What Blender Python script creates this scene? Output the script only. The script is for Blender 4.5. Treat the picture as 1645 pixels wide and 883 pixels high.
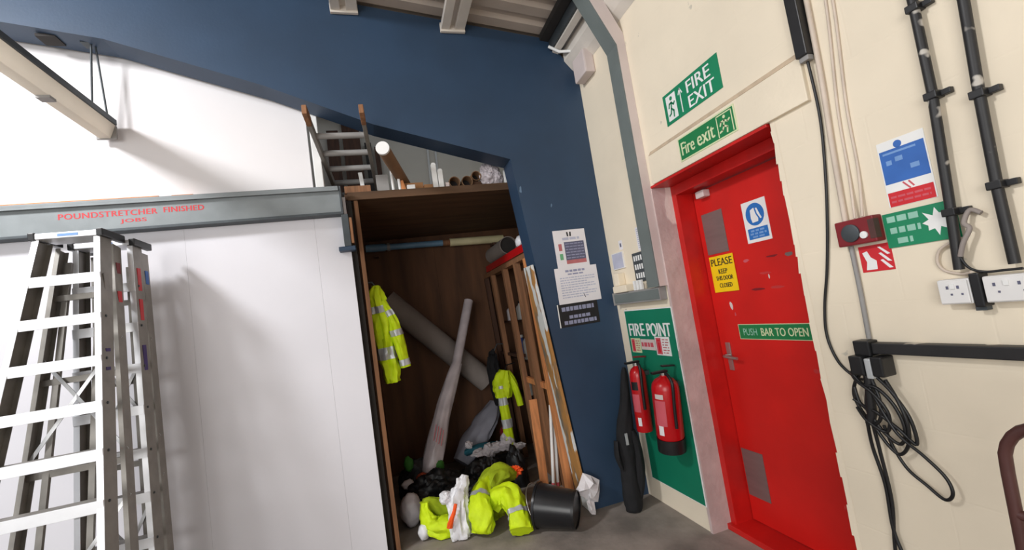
import bpy, bmesh, math, random
from mathutils import Vector, Matrix, noise
for o in list(bpy.data.objects): bpy.data.objects.remove(o)
SC = bpy.context.scene
COL = SC.collection

# ------------------------------------------------------------------ camera, light, exposure
cam_d = bpy.data.cameras.new('camera')
cam = bpy.data.objects.new('camera', cam_d); COL.objects.link(cam)
cam_d.sensor_fit = 'HORIZONTAL'; cam_d.sensor_width = 36.0
cam_d.lens = 36.0*712.0/1645.0
cam_d.clip_start = 0.02
cam.matrix_world = Matrix(((0.950801, 0.120521, -0.285398, 0.0),
                           (-0.271627, -0.118711, -0.955053, 0.0),
                           (-0.148984, 0.985587, -0.080134, 1.52),
                           (0, 0, 0, 1)))
SC.camera = cam
w = bpy.data.worlds.new('world'); SC.world = w; w.use_nodes = True
w.node_tree.nodes['Background'].inputs[0].default_value = (0.86, 0.93, 1.0, 1)
w.node_tree.nodes['Background'].inputs[1].default_value = 0.75

def area_light(name, loc, target, size, power, color):
    d = bpy.data.lights.new(name, 'AREA'); d.shape = 'RECTANGLE'
    d.size, d.size_y = size; d.energy = power; d.color = color
    o = bpy.data.objects.new(name, d); COL.objects.link(o)
    o.location = loc
    o.rotation_euler = (Vector(target)-Vector(loc)).to_track_quat('-Z', 'Y').to_euler()
    return o
# daylight from a rooflight over the left of the workshop
area_light('rooflight_daylight', (-3.2, 1.2, 4.22), (-0.2, 2.6, 1.2), (0.55, 0.55), 160, (0.98, 0.985, 1.0))
# added soft fill light, out of view behind and left of the camera
area_light('fill_light', (-3.0, -3.6, 1.8), (1.2, 2.0, 0.9), (3.2, 2.8), 185, (1.0, 0.97, 0.93))
SC.view_settings.view_transform = 'Standard'
SC.view_settings.look = 'None'
SC.view_settings.exposure = -0.05
SC.view_settings.gamma = 1.0
SC.view_settings.use_curve_mapping = False

# ------------------------------------------------------------------ materials
def lin(c):
    c = c/255.0
    return c/12.92 if c <= 0.04045 else ((c+0.055)/1.055)**2.4
def rgb(r, g, b): return (lin(r), lin(g), lin(b), 1)
MATS = {}
def M(name, col, rough=0.6, metal=0.0, var=0.10, scale=6.0, bump=0.0, bscale=60.0, col2=None, lo=0.35, hi=0.65, stretch=None, alpha=1.0, trans=0.0, sheen=0.0):
    m = bpy.data.materials.new(name); m.use_nodes = True
    nt = m.node_tree; N = nt.nodes; L = nt.links; B = N['Principled BSDF']
    B.inputs['Roughness'].default_value = rough; B.inputs['Metallic'].default_value = metal
    if alpha < 1: B.inputs['Alpha'].default_value = alpha
    if trans: B.inputs['Transmission Weight'].default_value = trans
    tc = N.new('ShaderNodeTexCoord'); src = tc.outputs['Object']
    if stretch:
        mp = N.new('ShaderNodeMapping'); mp.inputs['Scale'].default_value = stretch
        L.new(src, mp.inputs['Vector']); src = mp.outputs['Vector']
    nz = N.new('ShaderNodeTexNoise'); nz.inputs['Scale'].default_value = scale; nz.inputs['Detail'].default_value = 6
    L.new(src, nz.inputs['Vector'])
    rp = N.new('ShaderNodeValToRGB')
    c1 = rgb(*col)
    c2 = rgb(*col2) if col2 else tuple(x*(1-var*2) for x in c1[:3])+(1,)
    rp.color_ramp.elements[0].position = lo; rp.color_ramp.elements[0].color = c2
    rp.color_ramp.elements[1].position = hi; rp.color_ramp.elements[1].color = c1
    L.new(nz.outputs['Fac'], rp.inputs['Fac']); L.new(rp.outputs['Color'], B.inputs['Base Color'])
    if bump:
        n2 = N.new('ShaderNodeTexNoise'); n2.inputs['Scale'].default_value = bscale; n2.inputs['Detail'].default_value = 4
        L.new(src, n2.inputs['Vector'])
        bp = N.new('ShaderNodeBump'); bp.inputs['Strength'].default_value = bump; bp.inputs['Distance'].default_value = 0.01
        L.new(n2.outputs['Fac'], bp.inputs['Height']); L.new(bp.outputs['Normal'], B.inputs['Normal'])
    MATS[name] = m
    return m

def chips(m, col, scale, thr, stretch=(1, 1, 1)):
    """paint chips / scuffs: a second colour where a stretched noise passes a threshold"""
    nt = m.node_tree; N = nt.nodes; L = nt.links; B = N['Principled BSDF']
    old = B.inputs['Base Color'].links[0].from_socket
    tc = N.new('ShaderNodeTexCoord'); mp = N.new('ShaderNodeMapping'); mp.inputs['Scale'].default_value = stretch
    nz = N.new('ShaderNodeTexNoise'); nz.inputs['Scale'].default_value = scale; nz.inputs['Detail'].default_value = 3
    rp = N.new('ShaderNodeValToRGB')
    rp.color_ramp.elements[0].position = thr; rp.color_ramp.elements[0].color = (0, 0, 0, 1)
    rp.color_ramp.elements[1].position = thr+0.02; rp.color_ramp.elements[1].color = (1, 1, 1, 1)
    mx = N.new('ShaderNodeMix'); mx.data_type = 'RGBA'
    L.new(tc.outputs['Object'], mp.inputs['Vector']); L.new(mp.outputs['Vector'], nz.inputs['Vector'])
    L.new(nz.outputs['Fac'], rp.inputs['Fac']); L.new(rp.outputs['Color'], mx.inputs['Factor'])
    L.new(old, mx.inputs['A']); mx.inputs['B'].default_value = rgb(*col)
    L.new(mx.outputs['Result'], B.inputs['Base Color'])

def blockwork(m, strength):
    """shallow relief of painted block courses on the y-z wall"""
    nt = m.node_tree; N = nt.nodes; L = nt.links; B = N['Principled BSDF']
    tc = N.new('ShaderNodeTexCoord'); sp = N.new('ShaderNodeSeparateXYZ'); cb = N.new('ShaderNodeCombineXYZ')
    br = N.new('ShaderNodeTexBrick')
    br.inputs['Scale'].default_value = 1.0; br.inputs['Brick Width'].default_value = 0.45; br.inputs['Row Height'].default_value = 0.225
    br.inputs['Mortar Size'].default_value = 0.006; br.inputs['Mortar Smooth'].default_value = 1.0
    L.new(tc.outputs['Object'], sp.inputs[0]); L.new(sp.outputs['Y'], cb.inputs['X']); L.new(sp.outputs['Z'], cb.inputs['Y'])
    L.new(cb.outputs[0], br.inputs['Vector'])
    nz = N.new('ShaderNodeTexNoise'); nz.inputs['Scale'].default_value = 35; nz.inputs['Detail'].default_value = 5
    L.new(tc.outputs['Object'], nz.inputs['Vector'])
    ad = N.new('ShaderNodeMath'); ad.operation = 'MULTIPLY_ADD'; ad.inputs[1].default_value = -0.6
    L.new(br.outputs['Fac'], ad.inputs[0]); L.new(nz.outputs['Fac'], ad.inputs[2])
    bp = N.new('ShaderNodeBump'); bp.inputs['Strength'].default_value = strength; bp.inputs['Distance'].default_value = 0.006
    L.new(ad.outputs[0], bp.inputs['Height']); L.new(bp.outputs['Normal'], B.inputs['Normal'])

M('cream', (238, 225, 202), 0.75, var=0.05, scale=1.6)
def translucent(m, fac):
    nt = m.node_tree; N = nt.nodes; L = nt.links; B = N['Principled BSDF']
    t = N.new('ShaderNodeBsdfTranslucent'); x = N.new('ShaderNodeMixShader'); x.inputs[0].default_value = fac
    L.new(B.inputs['Base Color'].links[0].from_socket, t.inputs['Color'])
    L.new(B.outputs[0], x.inputs[1]); L.new(t.outputs[0], x.inputs[2]); L.new(x.outputs[0], N['Material Output'].inputs['Surface'])
chips(MATS['cream'], (196, 188, 172), 9, 0.735)
blockwork(MATS['cream'], 0.12)
M('cream_smooth', (238, 225, 202), 0.7, var=0.04, scale=3, bump=0.15)
M('lintel_edge', (205, 184, 158), 0.85, var=0.1, scale=20)
M('pink_plaster', (206, 184, 180), 0.85, var=0.10, scale=7, bump=0.35, bscale=30)
chips(MATS['pink_plaster'], (226, 216, 208), 5, 0.63, (1, 1, 0.35))
M('blue', (44, 67, 93), 0.55, var=0.10, scale=2.0, bump=0.05)
chips(MATS['blue'], (100, 125, 150), 16, 0.76, (1, 1, 0.4))
M('white_board', (226, 225, 231), 0.6, var=0.03, scale=1.2, bump=0.03)
M('white_board_upper', (230, 227, 228), 0.6, var=0.03, scale=1.0)
M('concrete', (158, 148, 139), 0.8, var=0.25, scale=3.0, bump=0.2, bscale=40)
M('roof_sheet', (186, 172, 160), 0.7, var=0.10, scale=2.0)
M('ply', (104, 68, 42), 0.75, var=0.22, scale=3.0, stretch=(3, 3, 0.4), bump=0.1)
M('ply_shelf', (98, 70, 46), 0.75, var=0.2, scale=3.0, stretch=(0.5, 4, 4), bump=0.1)
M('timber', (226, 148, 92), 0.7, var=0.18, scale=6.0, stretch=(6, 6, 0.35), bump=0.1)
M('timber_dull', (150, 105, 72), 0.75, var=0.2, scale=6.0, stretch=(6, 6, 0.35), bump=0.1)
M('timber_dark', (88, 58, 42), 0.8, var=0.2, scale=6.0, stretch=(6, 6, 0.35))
M('mottled', (178, 128, 70), 0.7, scale=5.0, col2=(116, 106, 92), lo=0.38, hi=0.55, stretch=(2, 2, 0.8))
chips(MATS['mottled'], (216, 218, 216), 4, 0.50, (2, 2, 0.6))
M('galv', (132, 138, 140), 0.55, 0.25, var=0.06, scale=9, bump=0.03)
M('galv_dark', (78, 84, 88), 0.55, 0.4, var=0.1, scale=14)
M('aluminium', (205, 206, 208), 0.38, 0.65, var=0.08, scale=10, stretch=(4, 4, 0.5))
M('aluminium_bright', (236, 238, 242), 0.42, 0.35, var=0.04, scale=10)
M('ladder_grey', (150, 146, 140), 0.5, 0.4, var=0.1, scale=12)
M('black_plastic', (26, 26, 28), 0.42, var=0.15, scale=10)
M('black_gloss', (30, 31, 34), 0.28, var=0.1, scale=6)
M('black_cloth', (22, 22, 25), 0.85, var=0.2, scale=12, bump=0.2)
M('black_bag', (20, 21, 24), 0.55, var=0.2, scale=12, bump=0.12, bscale=14)
M('black_pipe', (38, 37, 38), 0.5, var=0.15, scale=10)
chips(MATS['black_pipe'], (188, 182, 172), 7, 0.60, (1, 1, 1))
M('grey_trunk', (112, 120, 118), 0.6, var=0.08, scale=4)
M('grey_pvc', (150, 148, 146), 0.6, var=0.08, scale=6)
M('pink_white', (214, 200, 196), 0.7, var=0.06, scale=4)
M('red_door', (208, 26, 20), 0.45, var=0.07, scale=3, bump=0.04)
chips(MATS['red_door'], (196, 96, 96), 10, 0.76, (1, 2.2, 0.7))
M('red_frame', (204, 28, 24), 0.42, var=0.10, scale=6, bump=0.06)
chips(MATS['red_frame'], (130, 60, 52), 12, 0.73, (1, 1, 1))
M('red_gloss', (192, 16, 24), 0.28, var=0.06, scale=5)
M('red_print', (206, 34, 44), 0.5, var=0.04, scale=6)
M('red_faded', (206, 88, 100), 0.55, var=0.06, scale=8)
M('red_worn', (196, 52, 52), 0.55, var=0.06, scale=8)
M('red_dark', (128, 26, 34), 0.45, var=0.08, scale=8)
M('maroon_paint', (84, 50, 46), 0.45, var=0.12, scale=8)
M('plate_grey', (142, 124, 122), 0.4, 0.5, var=0.06, scale=5, stretch=(1, 1, 6))
M('steel', (190, 188, 184), 0.3, 0.85, var=0.05, scale=10)
M('green_sign', (14, 132, 90), 0.5, var=0.05, scale=4)
M('green_board', (6, 124, 92), 0.55, var=0.06, scale=3)
M('green_lum', (24, 124, 70), 0.5, var=0.05, scale=6)
M('lum_cream', (214, 222, 178), 0.5, var=0.04, scale=6)
M('sign_white', (236, 236, 234), 0.5, var=0.03, scale=8)
M('faded_white', (150, 200, 180), 0.5, var=0.06, scale=12)
M('paper', (232, 228, 230), 0.75, var=0.03, scale=6, bump=0.06, bscale=12)
M('print_grey', (150, 152, 178), 0.7, var=0.06, scale=10)
M('print_faint', (188, 190, 208), 0.7, var=0.06, scale=10)
M('print_slate', (98, 98, 122), 0.7, var=0.08, scale=20)
M('print_pink', (190, 110, 112), 0.7, var=0.06, scale=20)
M('print_green', (110, 176, 128), 0.7, var=0.06, scale=20)
M('print_black', (26, 24, 26), 0.6, var=0.06, scale=10)
M('blue_sign', (38, 112, 190), 0.5, var=0.05, scale=8)
M('blue_faded', (52, 106, 186), 0.55, var=0.08, scale=9)
M('blue_pale', (120, 160, 214), 0.55, var=0.06, scale=9)
M('yellow_sign', (244, 206, 16), 0.45, var=0.04, scale=8)
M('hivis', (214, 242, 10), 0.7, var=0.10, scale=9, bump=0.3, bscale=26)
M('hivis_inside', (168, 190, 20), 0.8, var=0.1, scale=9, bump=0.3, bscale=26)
M('reflective', (196, 200, 202), 0.4, 0.3, var=0.05, scale=20, bump=0.1)
M('orange_dull', (170, 72, 40), 0.8, var=0.1, scale=10)
M('orange', (255, 92, 20), 0.6, var=0.06, scale=10, bump=0.2)
M('plastic_white', (232, 232, 236), 0.35, var=0.05, scale=10, bump=0.35, bscale=22)
M('sheet_white', (206, 200, 204), 0.55, var=0.06, scale=8, bump=0.2, bscale=18)
M('wrap_plastic', (206, 196, 200), 0.35, var=0.10, scale=8, bump=0.3, bscale=16)
M('sack_grey', (150, 150, 162), 0.7, var=0.08, scale=5, bump=0.1, bscale=14)
M('grey_roll', (150, 140, 134), 0.8, var=0.08, scale=5)
M('cardboard', (142, 108, 78), 0.8, var=0.1, scale=5)
M('cardboard_dark', (92, 64, 46), 0.85, var=0.1, scale=5)
M('carton', (186, 136, 92), 0.85, var=0.08, scale=6)
M('store_wall', (226, 220, 208), 0.8, var=0.06, scale=2)
M('pipe_blue', (110, 148, 178), 0.45, var=0.12, scale=8)
M('pipe_cream', (226, 216, 172), 0.45, var=0.08, scale=8)
M('teal', (40, 108, 126), 0.8, var=0.1, scale=10, bump=0.2)
M('cloth_blue', (60, 84, 150), 0.8, var=0.1, scale=10, bump=0.2)
M('cloth_green', (62, 130, 48), 0.8, var=0.1, scale=10, bump=0.2)
M('bottle_white', (222, 220, 214), 0.4, var=0.05, scale=10)
M('socket_white', (232, 230, 228), 0.35, var=0.03, scale=8)
M('mini_conduit', (214, 198, 182), 0.6, var=0.08, scale=10)
M('purple_mark', (70, 50, 120), 0.6, var=0.1, scale=14)
M('purlin_white', (222, 214, 204), 0.55, var=0.08, scale=5)
M('rooflight', (225, 228, 225), 0.5, var=0.05, scale=4, alpha=0.2)
M('diffuser', (246, 240, 230), 0.5, var=0.03, scale=4)
translucent(MATS['diffuser'], 0.65)
M('dark_gap', (44, 40, 38), 0.8, var=0.1, scale=6)  # near-black, mostly for shade painted into gaps and open ends

# ------------------------------------------------------------------ mesh helpers
class MB:
    def __init__(s): s.v = []; s.f = []; s.smooth = False
    def add(s, vs, fs):
        n = len(s.v); s.v += [Vector(v) for v in vs]; s.f += [tuple(i+n for i in f) for f in fs]; return s
    def box(s, a, b, mat=None):
        x0, y0, z0 = a; x1, y1, z1 = b
        vs = [(x, y, z) for x in (x0, x1) for y in (y0, y1) for z in (z0, z1)]
        if mat is not None: vs = [mat @ Vector(v) for v in vs]
        return s.add(vs, [(0, 1, 3, 2), (4, 6, 7, 5), (0, 4, 5, 1), (2, 3, 7, 6), (0, 2, 6, 4), (1, 5, 7, 3)])
    def bar(s, p, q, wx, wy, up=(1, 0, 0)):
        """rectangular bar from p to q; wx measured along 'up' (projected), wy across it"""
        p, q = Vector(p), Vector(q); d = (q-p).normalized(); u = Vector(up); u = (u-d*u.dot(d)).normalized(); t = d.cross(u)
        vs = []
        for c in (p, q):
            for a, b in ((-1, -1), (1, -1), (1, 1), (-1, 1)): vs.append(c+u*a*wx/2+t*b*wy/2)
        return s.add(vs, [(3, 2, 1, 0), (4, 5, 6, 7), (0, 1, 5, 4), (1, 2, 6, 5), (2, 3, 7, 6), (3, 0, 4, 7)])
    def channel(s, p, q, web, fl, t, up, out):
        """C section: web of width 'web' along up, flanges of length fl towards out"""
        p, q = Vector(p), Vector(q); d = (q-p).normalized(); u = Vector(up); u = (u-d*u.dot(d)).normalized()
        o = Vector(out); o = (o-d*o.dot(d)-u*o.dot(u)).normalized(); h = web/2
        pr = [(-h, 0), (h, 0), (h, fl), (h-t, fl), (h-t, t), (-h+t, t), (-h+t, fl), (-h, fl)]
        vs = [c+u*a+o*b for c in (p, q) for a, b in pr]; n = 8
        fs = [(i, (i+1) % n, n+(i+1) % n, n+i) for i in range(n)]
        for k in (0, n): fs += [(k+0, k+1, k+4, k+5), (k+1, k+2, k+3, k+4), (k+0, k+5, k+6, k+7)]
        return s.add(vs, fs)
    def tube(s, pts, r, n=10, caps=True):
        pts = [Vector(p) for p in pts]; rs = r if isinstance(r, (list, tuple)) else [r]*len(pts)
        rings = []; prev = None
        for i, p in enumerate(pts):
            d = (pts[min(i+1, len(pts)-1)]-pts[max(i-1, 0)]).normalized()
            if prev is None:
                a = Vector((0, 0, 1)) if abs(d.z) < 0.9 else Vector((1, 0, 0))
                u = (a-d*a.dot(d)).normalized()
            else: u = (prev-d*prev.dot(d)).normalized()
            prev = u; t = d.cross(u)
            rings.append([p+(u*math.cos(2*math.pi*k/n)+t*math.sin(2*math.pi*k/n))*rs[i] for k in range(n)])
        vs = [v for rg in rings for v in rg]; fs = []
        for i in range(len(pts)-1):
            for k in range(n): fs.append((i*n+k, i*n+(k+1) % n, (i+1)*n+(k+1) % n, (i+1)*n+k))
        if caps: fs += [tuple(range(n-1, -1, -1)), tuple((len(pts)-1)*n+k for k in range(n))]
        s.smooth = True
        return s.add(vs, fs)
    def lathe(s, prof, n=28, mat=None):
        vs = []; fs = []
        for r, z in prof:
            for k in range(n):
                v = Vector((r*math.cos(2*math.pi*k/n), r*math.sin(2*math.pi*k/n), z)); vs.append(mat @ v if mat is not None else v)
        for i in range(len(prof)-1):
            for k in range(n): fs.append((i*n+k, i*n+(k+1) % n, (i+1)*n+(k+1) % n, (i+1)*n+k))
        s.smooth = True
        return s.add(vs, fs)
    def prism(s, poly, a, b, axis='y'):
        """polygon (two coords) extruded between a and b along axis"""
        def P(p, t): return {'y': (p[0], t, p[1]), 'x': (t, p[0], p[1]), 'z': (p[0], p[1], t)}[axis]
        n = len(poly); vs = [P(p, a) for p in poly]+[P(p, b) for p in poly]
        return s.add(vs, [tuple(range(n)), tuple(range(2*n-1, n-1, -1))]+[(i, n+i, n+(i+1) % n, (i+1) % n) for i in range(n)])
    def build(s, name, mat, parent=None, bevel=0.0, smooth=None):
        me = bpy.data.meshes.new(name)
        inv = WM[parent.name].inverted() if parent is not None else Matrix()
        me.from_pydata([inv @ v for v in s.v], [], s.f); me.update()
        bm = bmesh.new(); bm.from_mesh(me); bmesh.ops.recalc_face_normals(bm, faces=bm.faces)
        if bevel: bmesh.ops.bevel(bm, geom=list(bm.edges), offset=bevel, segments=2, profile=0.6, affect='EDGES', clamp_overlap=True)
        sm = s.smooth if smooth is None else smooth
        if sm:
            for f in bm.faces: f.smooth = True
            for e in bm.edges:
                if len(e.link_faces) == 2 and e.calc_face_angle(0) > 0.9: e.smooth = False
        bm.to_mesh(me); bm.free()
        me.materials.append(MATS[mat])
        o = bpy.data.objects.new(name, me); COL.objects.link(o)
        if parent is not None: o.parent = parent
        WM[o.name] = WM[parent.name] if parent is not None else Matrix()
        return o
WM = {}
def thing(name, label, cat, loc=(0, 0, 0), group=None, mat=None):
    o = bpy.data.objects.new(name, None); COL.objects.link(o); o.empty_display_size = 0.1
    m = mat if mat is not None else Matrix.Translation(Vector(loc))
    o.matrix_world = m; WM[o.name] = m.copy()
    o['label'] = label; o['category'] = cat
    if group: o['group'] = group
    return o
def tag(o, label, cat, group=None):
    o['label'] = label; o['category'] = cat
    if group: o['group'] = group
    return o
def struct(name, mb, mat, label=None, cat=None, **k):
    o = mb.build(name, mat, None, **k); o['kind'] = 'structure'
    if label: o['label'] = label
    if cat: o['category'] = cat
    return o
def sroot(name, label, cat):
    o = thing(name, label, cat); o['kind'] = 'structure'; return o

def catmull(pts, sub):
    pts = [Vector(p) for p in pts]; out = []
    for i in range(len(pts)-1):
        p0 = pts[max(i-1, 0)]; p1 = pts[i]; p2 = pts[i+1]; p3 = pts[min(i+2, len(pts)-1)]
        for k in range(sub):
            t = k/sub
            out.append(0.5*((2*p1)+(p2-p0)*t+(2*p0-5*p1+4*p2-p3)*t*t+(3*p1-p0-3*p2+p3)*t**3))
    out.append(pts[-1]); return out
def loft(path, radii, seed=0, fold=0.15, n=32, sub=8, rng=None, grow=0.0, up=(0, 0, 1), freq=3.0, minz=None):
    """soft tube along a path with elliptic radii (across, along up) and cloth folds"""
    P = catmull(path, sub); Rr = catmull([(a, b, 0) for a, b in radii], sub)
    mb = MB(); vs = []; fs = []; m = len(P)
    i0, i1 = (0, m-1) if rng is None else (int(rng[0]*(m-1)), max(int(rng[1]*(m-1)), int(rng[0]*(m-1))+1))
    rows = 0
    for i in range(i0, i1+1):
        d = (P[min(i+1, m-1)]-P[max(i-1, 0)]).normalized(); u = Vector(up); u = u-d*u.dot(d)
        if u.length < 1e-3: u = Vector((1, 0, 0))-d*d.x
        u.normalize(); t = d.cross(u)
        for k in range(n):
            a = 2*math.pi*k/n; c, s_ = math.cos(a), math.sin(a)
            f = noise.noise(Vector((c*freq*0.7+seed*7.1, s_*freq*0.7, i*0.16+seed)))
            f2 = abs(noise.noise(Vector((c*freq*1.6, s_*freq*1.6+seed*3.3, i*0.30))))
            q = 1+fold*(f*1.3-f2*0.9)
            v = P[i]+t*c*(Rr[i].x*q+grow)+u*s_*(Rr[i].y*q+grow)
            if minz is not None and v.z < minz: v.z = minz+0.002*(1+f)
            vs.append(v)
        rows += 1
    for i in range(rows-1):
        for k in range(n): fs.append((i*n+k, i*n+(k+1) % n, (i+1)*n+(k+1) % n, (i+1)*n+k))
    if rng is None: fs += [tuple(range(n-1, -1, -1)), tuple((rows-1)*n+k for k in range(n))]
    mb.add(vs, fs); mb.smooth = True
    return mb
def blob(c, r, seed=0, amp=0.25, freq=2.5, sub=4, minz=None, ridge=True):
    bm = bmesh.new(); bmesh.ops.create_icosphere(bm, subdivisions=sub, radius=1.0)
    mb = MB(); vs = []
    for v in bm.verts:
        p = v.co.copy(); q = p*freq+Vector((seed*5.3, seed*2.1, seed*9.7))
        f = noise.noise(q)*0.8+(-abs(noise.noise(q*2.2)) if ridge else noise.noise(q*2.2)*0.4)
        p = p*(1+amp*f)
        v2 = Vector((c[0]+p.x*r[0], c[1]+p.y*r[1], c[2]+p.z*r[2]))
        if minz is not None and v2.z < minz: v2.z = minz
        vs.append(v2)
    bm.verts.index_update()
    mb.add(vs, [tuple(v.index for v in f.verts) for f in bm.faces]); bm.free(); mb.smooth = True
    return mb

# ------------------------------------------------------------------ signs: flat print laid on a plate
def frame_matrix(plane, loc, rot=0.0):
    u, n = {'right': (Vector((0, -1, 0)), Vector((-1, 0, 0))), 'back': (Vector((1, 0, 0)), Vector((0, -1, 0)))}[plane]
    v = Vector((0, 0, 1))
    u2 = u*math.cos(rot)+v*math.sin(rot); v2 = v*math.cos(rot)-u*math.sin(rot)
    m = Matrix((u2, v2, n)).transposed().to_4x4(); m.translation = Vector(loc)
    return m
def text_verts(s, spacing=1.0):
    cu = bpy.data.curves.new('lettering', 'FONT'); cu.body = s; cu.space_character = spacing; cu.resolution_u = 3
    ob = bpy.data.objects.new('lettering', cu); COL.objects.link(ob)
    bpy.context.view_layer.update()
    me = ob.to_mesh()
    vs = [v.co.copy() for v in me.vertices]; fs = [tuple(p.vertices) for p in me.polygons]
    ob.to_mesh_clear(); bpy.data.objects.remove(ob); bpy.data.curves.remove(cu)
    return vs, fs
class Sign:
    """u, v run 0..1 from the top left of the plate; layers build up by 0.4 mm"""
    def __init__(s, name, label, cat, plane, loc, w, h, plate, t=0.003, rot=0.0, group=None, corner=0.0):
        s.w, s.h, s.t = w, h, t; s.layer = 0
        s.m = frame_matrix(plane, loc, rot)
        s.root = thing(name, label, cat, group=group, mat=s.m)
        mb = MB(); mb.box((-w/2, -h/2, 0), (w/2, h/2, t), s.m)
        mb.build('plate', plate, s.root, bevel=min(0.0015, t*0.3))
    def P(s, u, v): return Vector(((u-0.5)*s.w, (0.5-v)*s.h, 0))
    def flat(s, name, polys, mat, layer=1):
        z0 = s.t; z1 = s.t+0.0005*layer; mb = MB()
        for poly in polys:
            pts = [s.P(*p) for p in poly]; n = len(pts)
            vs = [s.m @ Vector((p.x, p.y, z0)) for p in pts]+[s.m @ Vector((p.x, p.y, z1)) for p in pts]
            mb.add(vs, [tuple(range(n-1, -1, -1)), tuple(range(n, 2*n))]+[(i, (i+1) % n, n+(i+1) % n, n+i) for i in range(n)])
        return mb.build(name, mat, s.root)
    def rects(s, name, rs, mat, layer=1):
        return s.flat(name, [[(a, b), (a, d), (c, d), (c, b)] for a, b, c, d in rs], mat, layer)
    def circle(s, name, u, v, r, mat, layer=1, n=32):
        return s.flat(name, [[(u+r*math.cos(a)/s.w*s.h, v-r*math.sin(a)) for a in [2*math.pi*k/n for k in range(n)]]], mat, layer)
    def text(s, lines, mat, name='lettering', layer=2, bold=0.0):
        """lines: (string, u0, v0, u1, v1) boxes to fill"""
        mb = MB(); z0 = s.t+0.0005*(layer-0.5)
        for st, u0, v0, u1, v1 in lines:
            vs, fs = text_verts(st)
            x0 = min(v.x for v in vs); x1 = max(v.x for v in vs); y0 = min(v.y for v in vs); y1 = max(v.y for v in vs)
            A = s.P(u0, v1); B = s.P(u1, v0)
            for k in ([0] if not bold else [-bold, bold]):
                mb.add([s.m @ Vector((A.x+(v.x-x0)/(x1-x0)*(B.x-A.x)+k, A.y+(v.y-y0)/(y1-y0)*(B.y-A.y), z0+(0.0001 if k > 0 else 0))) for v in vs], fs)
        return mb.build(name, mat, s.root)
    def strokes(s, name, lines, mat, wid, layer=2):
        """thick polylines, wid in metres"""
        polys = []
        for ln in lines:
            for a, b in zip(ln[:-1], ln[1:]):
                A, B = s.P(*a), s.P(*b); d = (B-A).normalized(); t = Vector((-d.y, d.x, 0))*wid/2; e = d*wid*0.3
                q = [A-e+t, A-e-t, B+e-t, B+e+t]
                polys.append([(p.x/s.w+0.5, 0.5-p.y/s.h) for p in q])
        return s.flat(name, polys, mat, layer)
    def words(s, name, rows, mat, layer=2, seed=1, gap=0.02, wmin=0.06, wmax=0.16):
        """unreadable small print: rows (u0, v0, u1, v1) broken into word-long dashes"""
        rd = random.Random(seed); rs = []
        for u0, v0, u1, v1 in rows:
            u = u0
            while u < u1-0.02:
                L = min(rd.uniform(wmin, wmax), u1-u); rs.append((u, v0, u+L, v1)); u += L+gap
        o = s.rects(name, rs, mat, layer); o['kind'] = 'stuff'
        return o
def running_man(s, u0, v0, u1, v1, mat, wid, flip=False, layer=3):
    def q(a, b):
        a = 1-a if flip else a
        return (u0+(u1-u0)*a, v0+(v1-v0)*b)
    hd = q(0.52, 0.12)
    s.circle('figure_head', hd[0], hd[1], abs(v1-v0)*0.085, mat, layer)
    s.strokes('figure', [[q(.5, .28), q(.42, .55)], [q(.42, .55), q(.66, .68), q(.60, .93)], [q(.42, .55), q(.30, .75), q(.08, .80)],
                         [q(.5, .30), q(.72, .42), q(.88, .34)], [q(.48, .30), q(.26, .32), q(.16, .48)]], mat, wid, layer)

# ================================================================== THE SETTING
XR, YB = 1.75, 3.13
struct('floor', MB().box((-7, -5, -0.1), (2.4, 5.3, 0)), 'concrete', 'grey dusty concrete workshop floor', 'floor')
# right wall, cut by the fire door opening (y 1.50 to 2.43, up to z 2.18)
wr = MB()
wr.box((XR, -4, 0), (XR+0.32, 1.50, 3.75)); wr.box((XR, 2.435, 0), (XR+0.32, 5.2, 3.75)); wr.box((XR, 1.50, 2.18), (XR+0.32, 2.435, 3.75))
struct('wall_right', wr, 'cream', 'cream painted block wall with the red fire door', 'wall')
# ragged paint edge of the near door jamb
rj = MB(); rd = random.Random(4); z = 0.0
while z < 2.17:
    h = min(rd.uniform(0.05, 0.13), 2.18-z); d = rd.uniform(0.002, 0.014)
    rj.add([(XR-0.001, 1.48, z), (XR-0.001, 1.50+d, z), (XR-0.001, 1.50+rd.uniform(0.001, 0.012), z+h), (XR-0.001, 1.48, z+h),
            (XR+0.12, 1.48, z), (XR+0.12, 1.50+d, z), (XR+0.12, 1.50+0.003, z+h), (XR+0.12, 1.48, z+h)],
           [(0, 1, 2, 3), (1, 5, 6, 2), (4, 7, 6, 5), (0, 4, 5, 1), (3, 2, 6, 7)]); z += h
struct('trim_1', rj, 'cream_smooth', 'chipped cream corner of the wall beside the red door', 'jamb')
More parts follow.
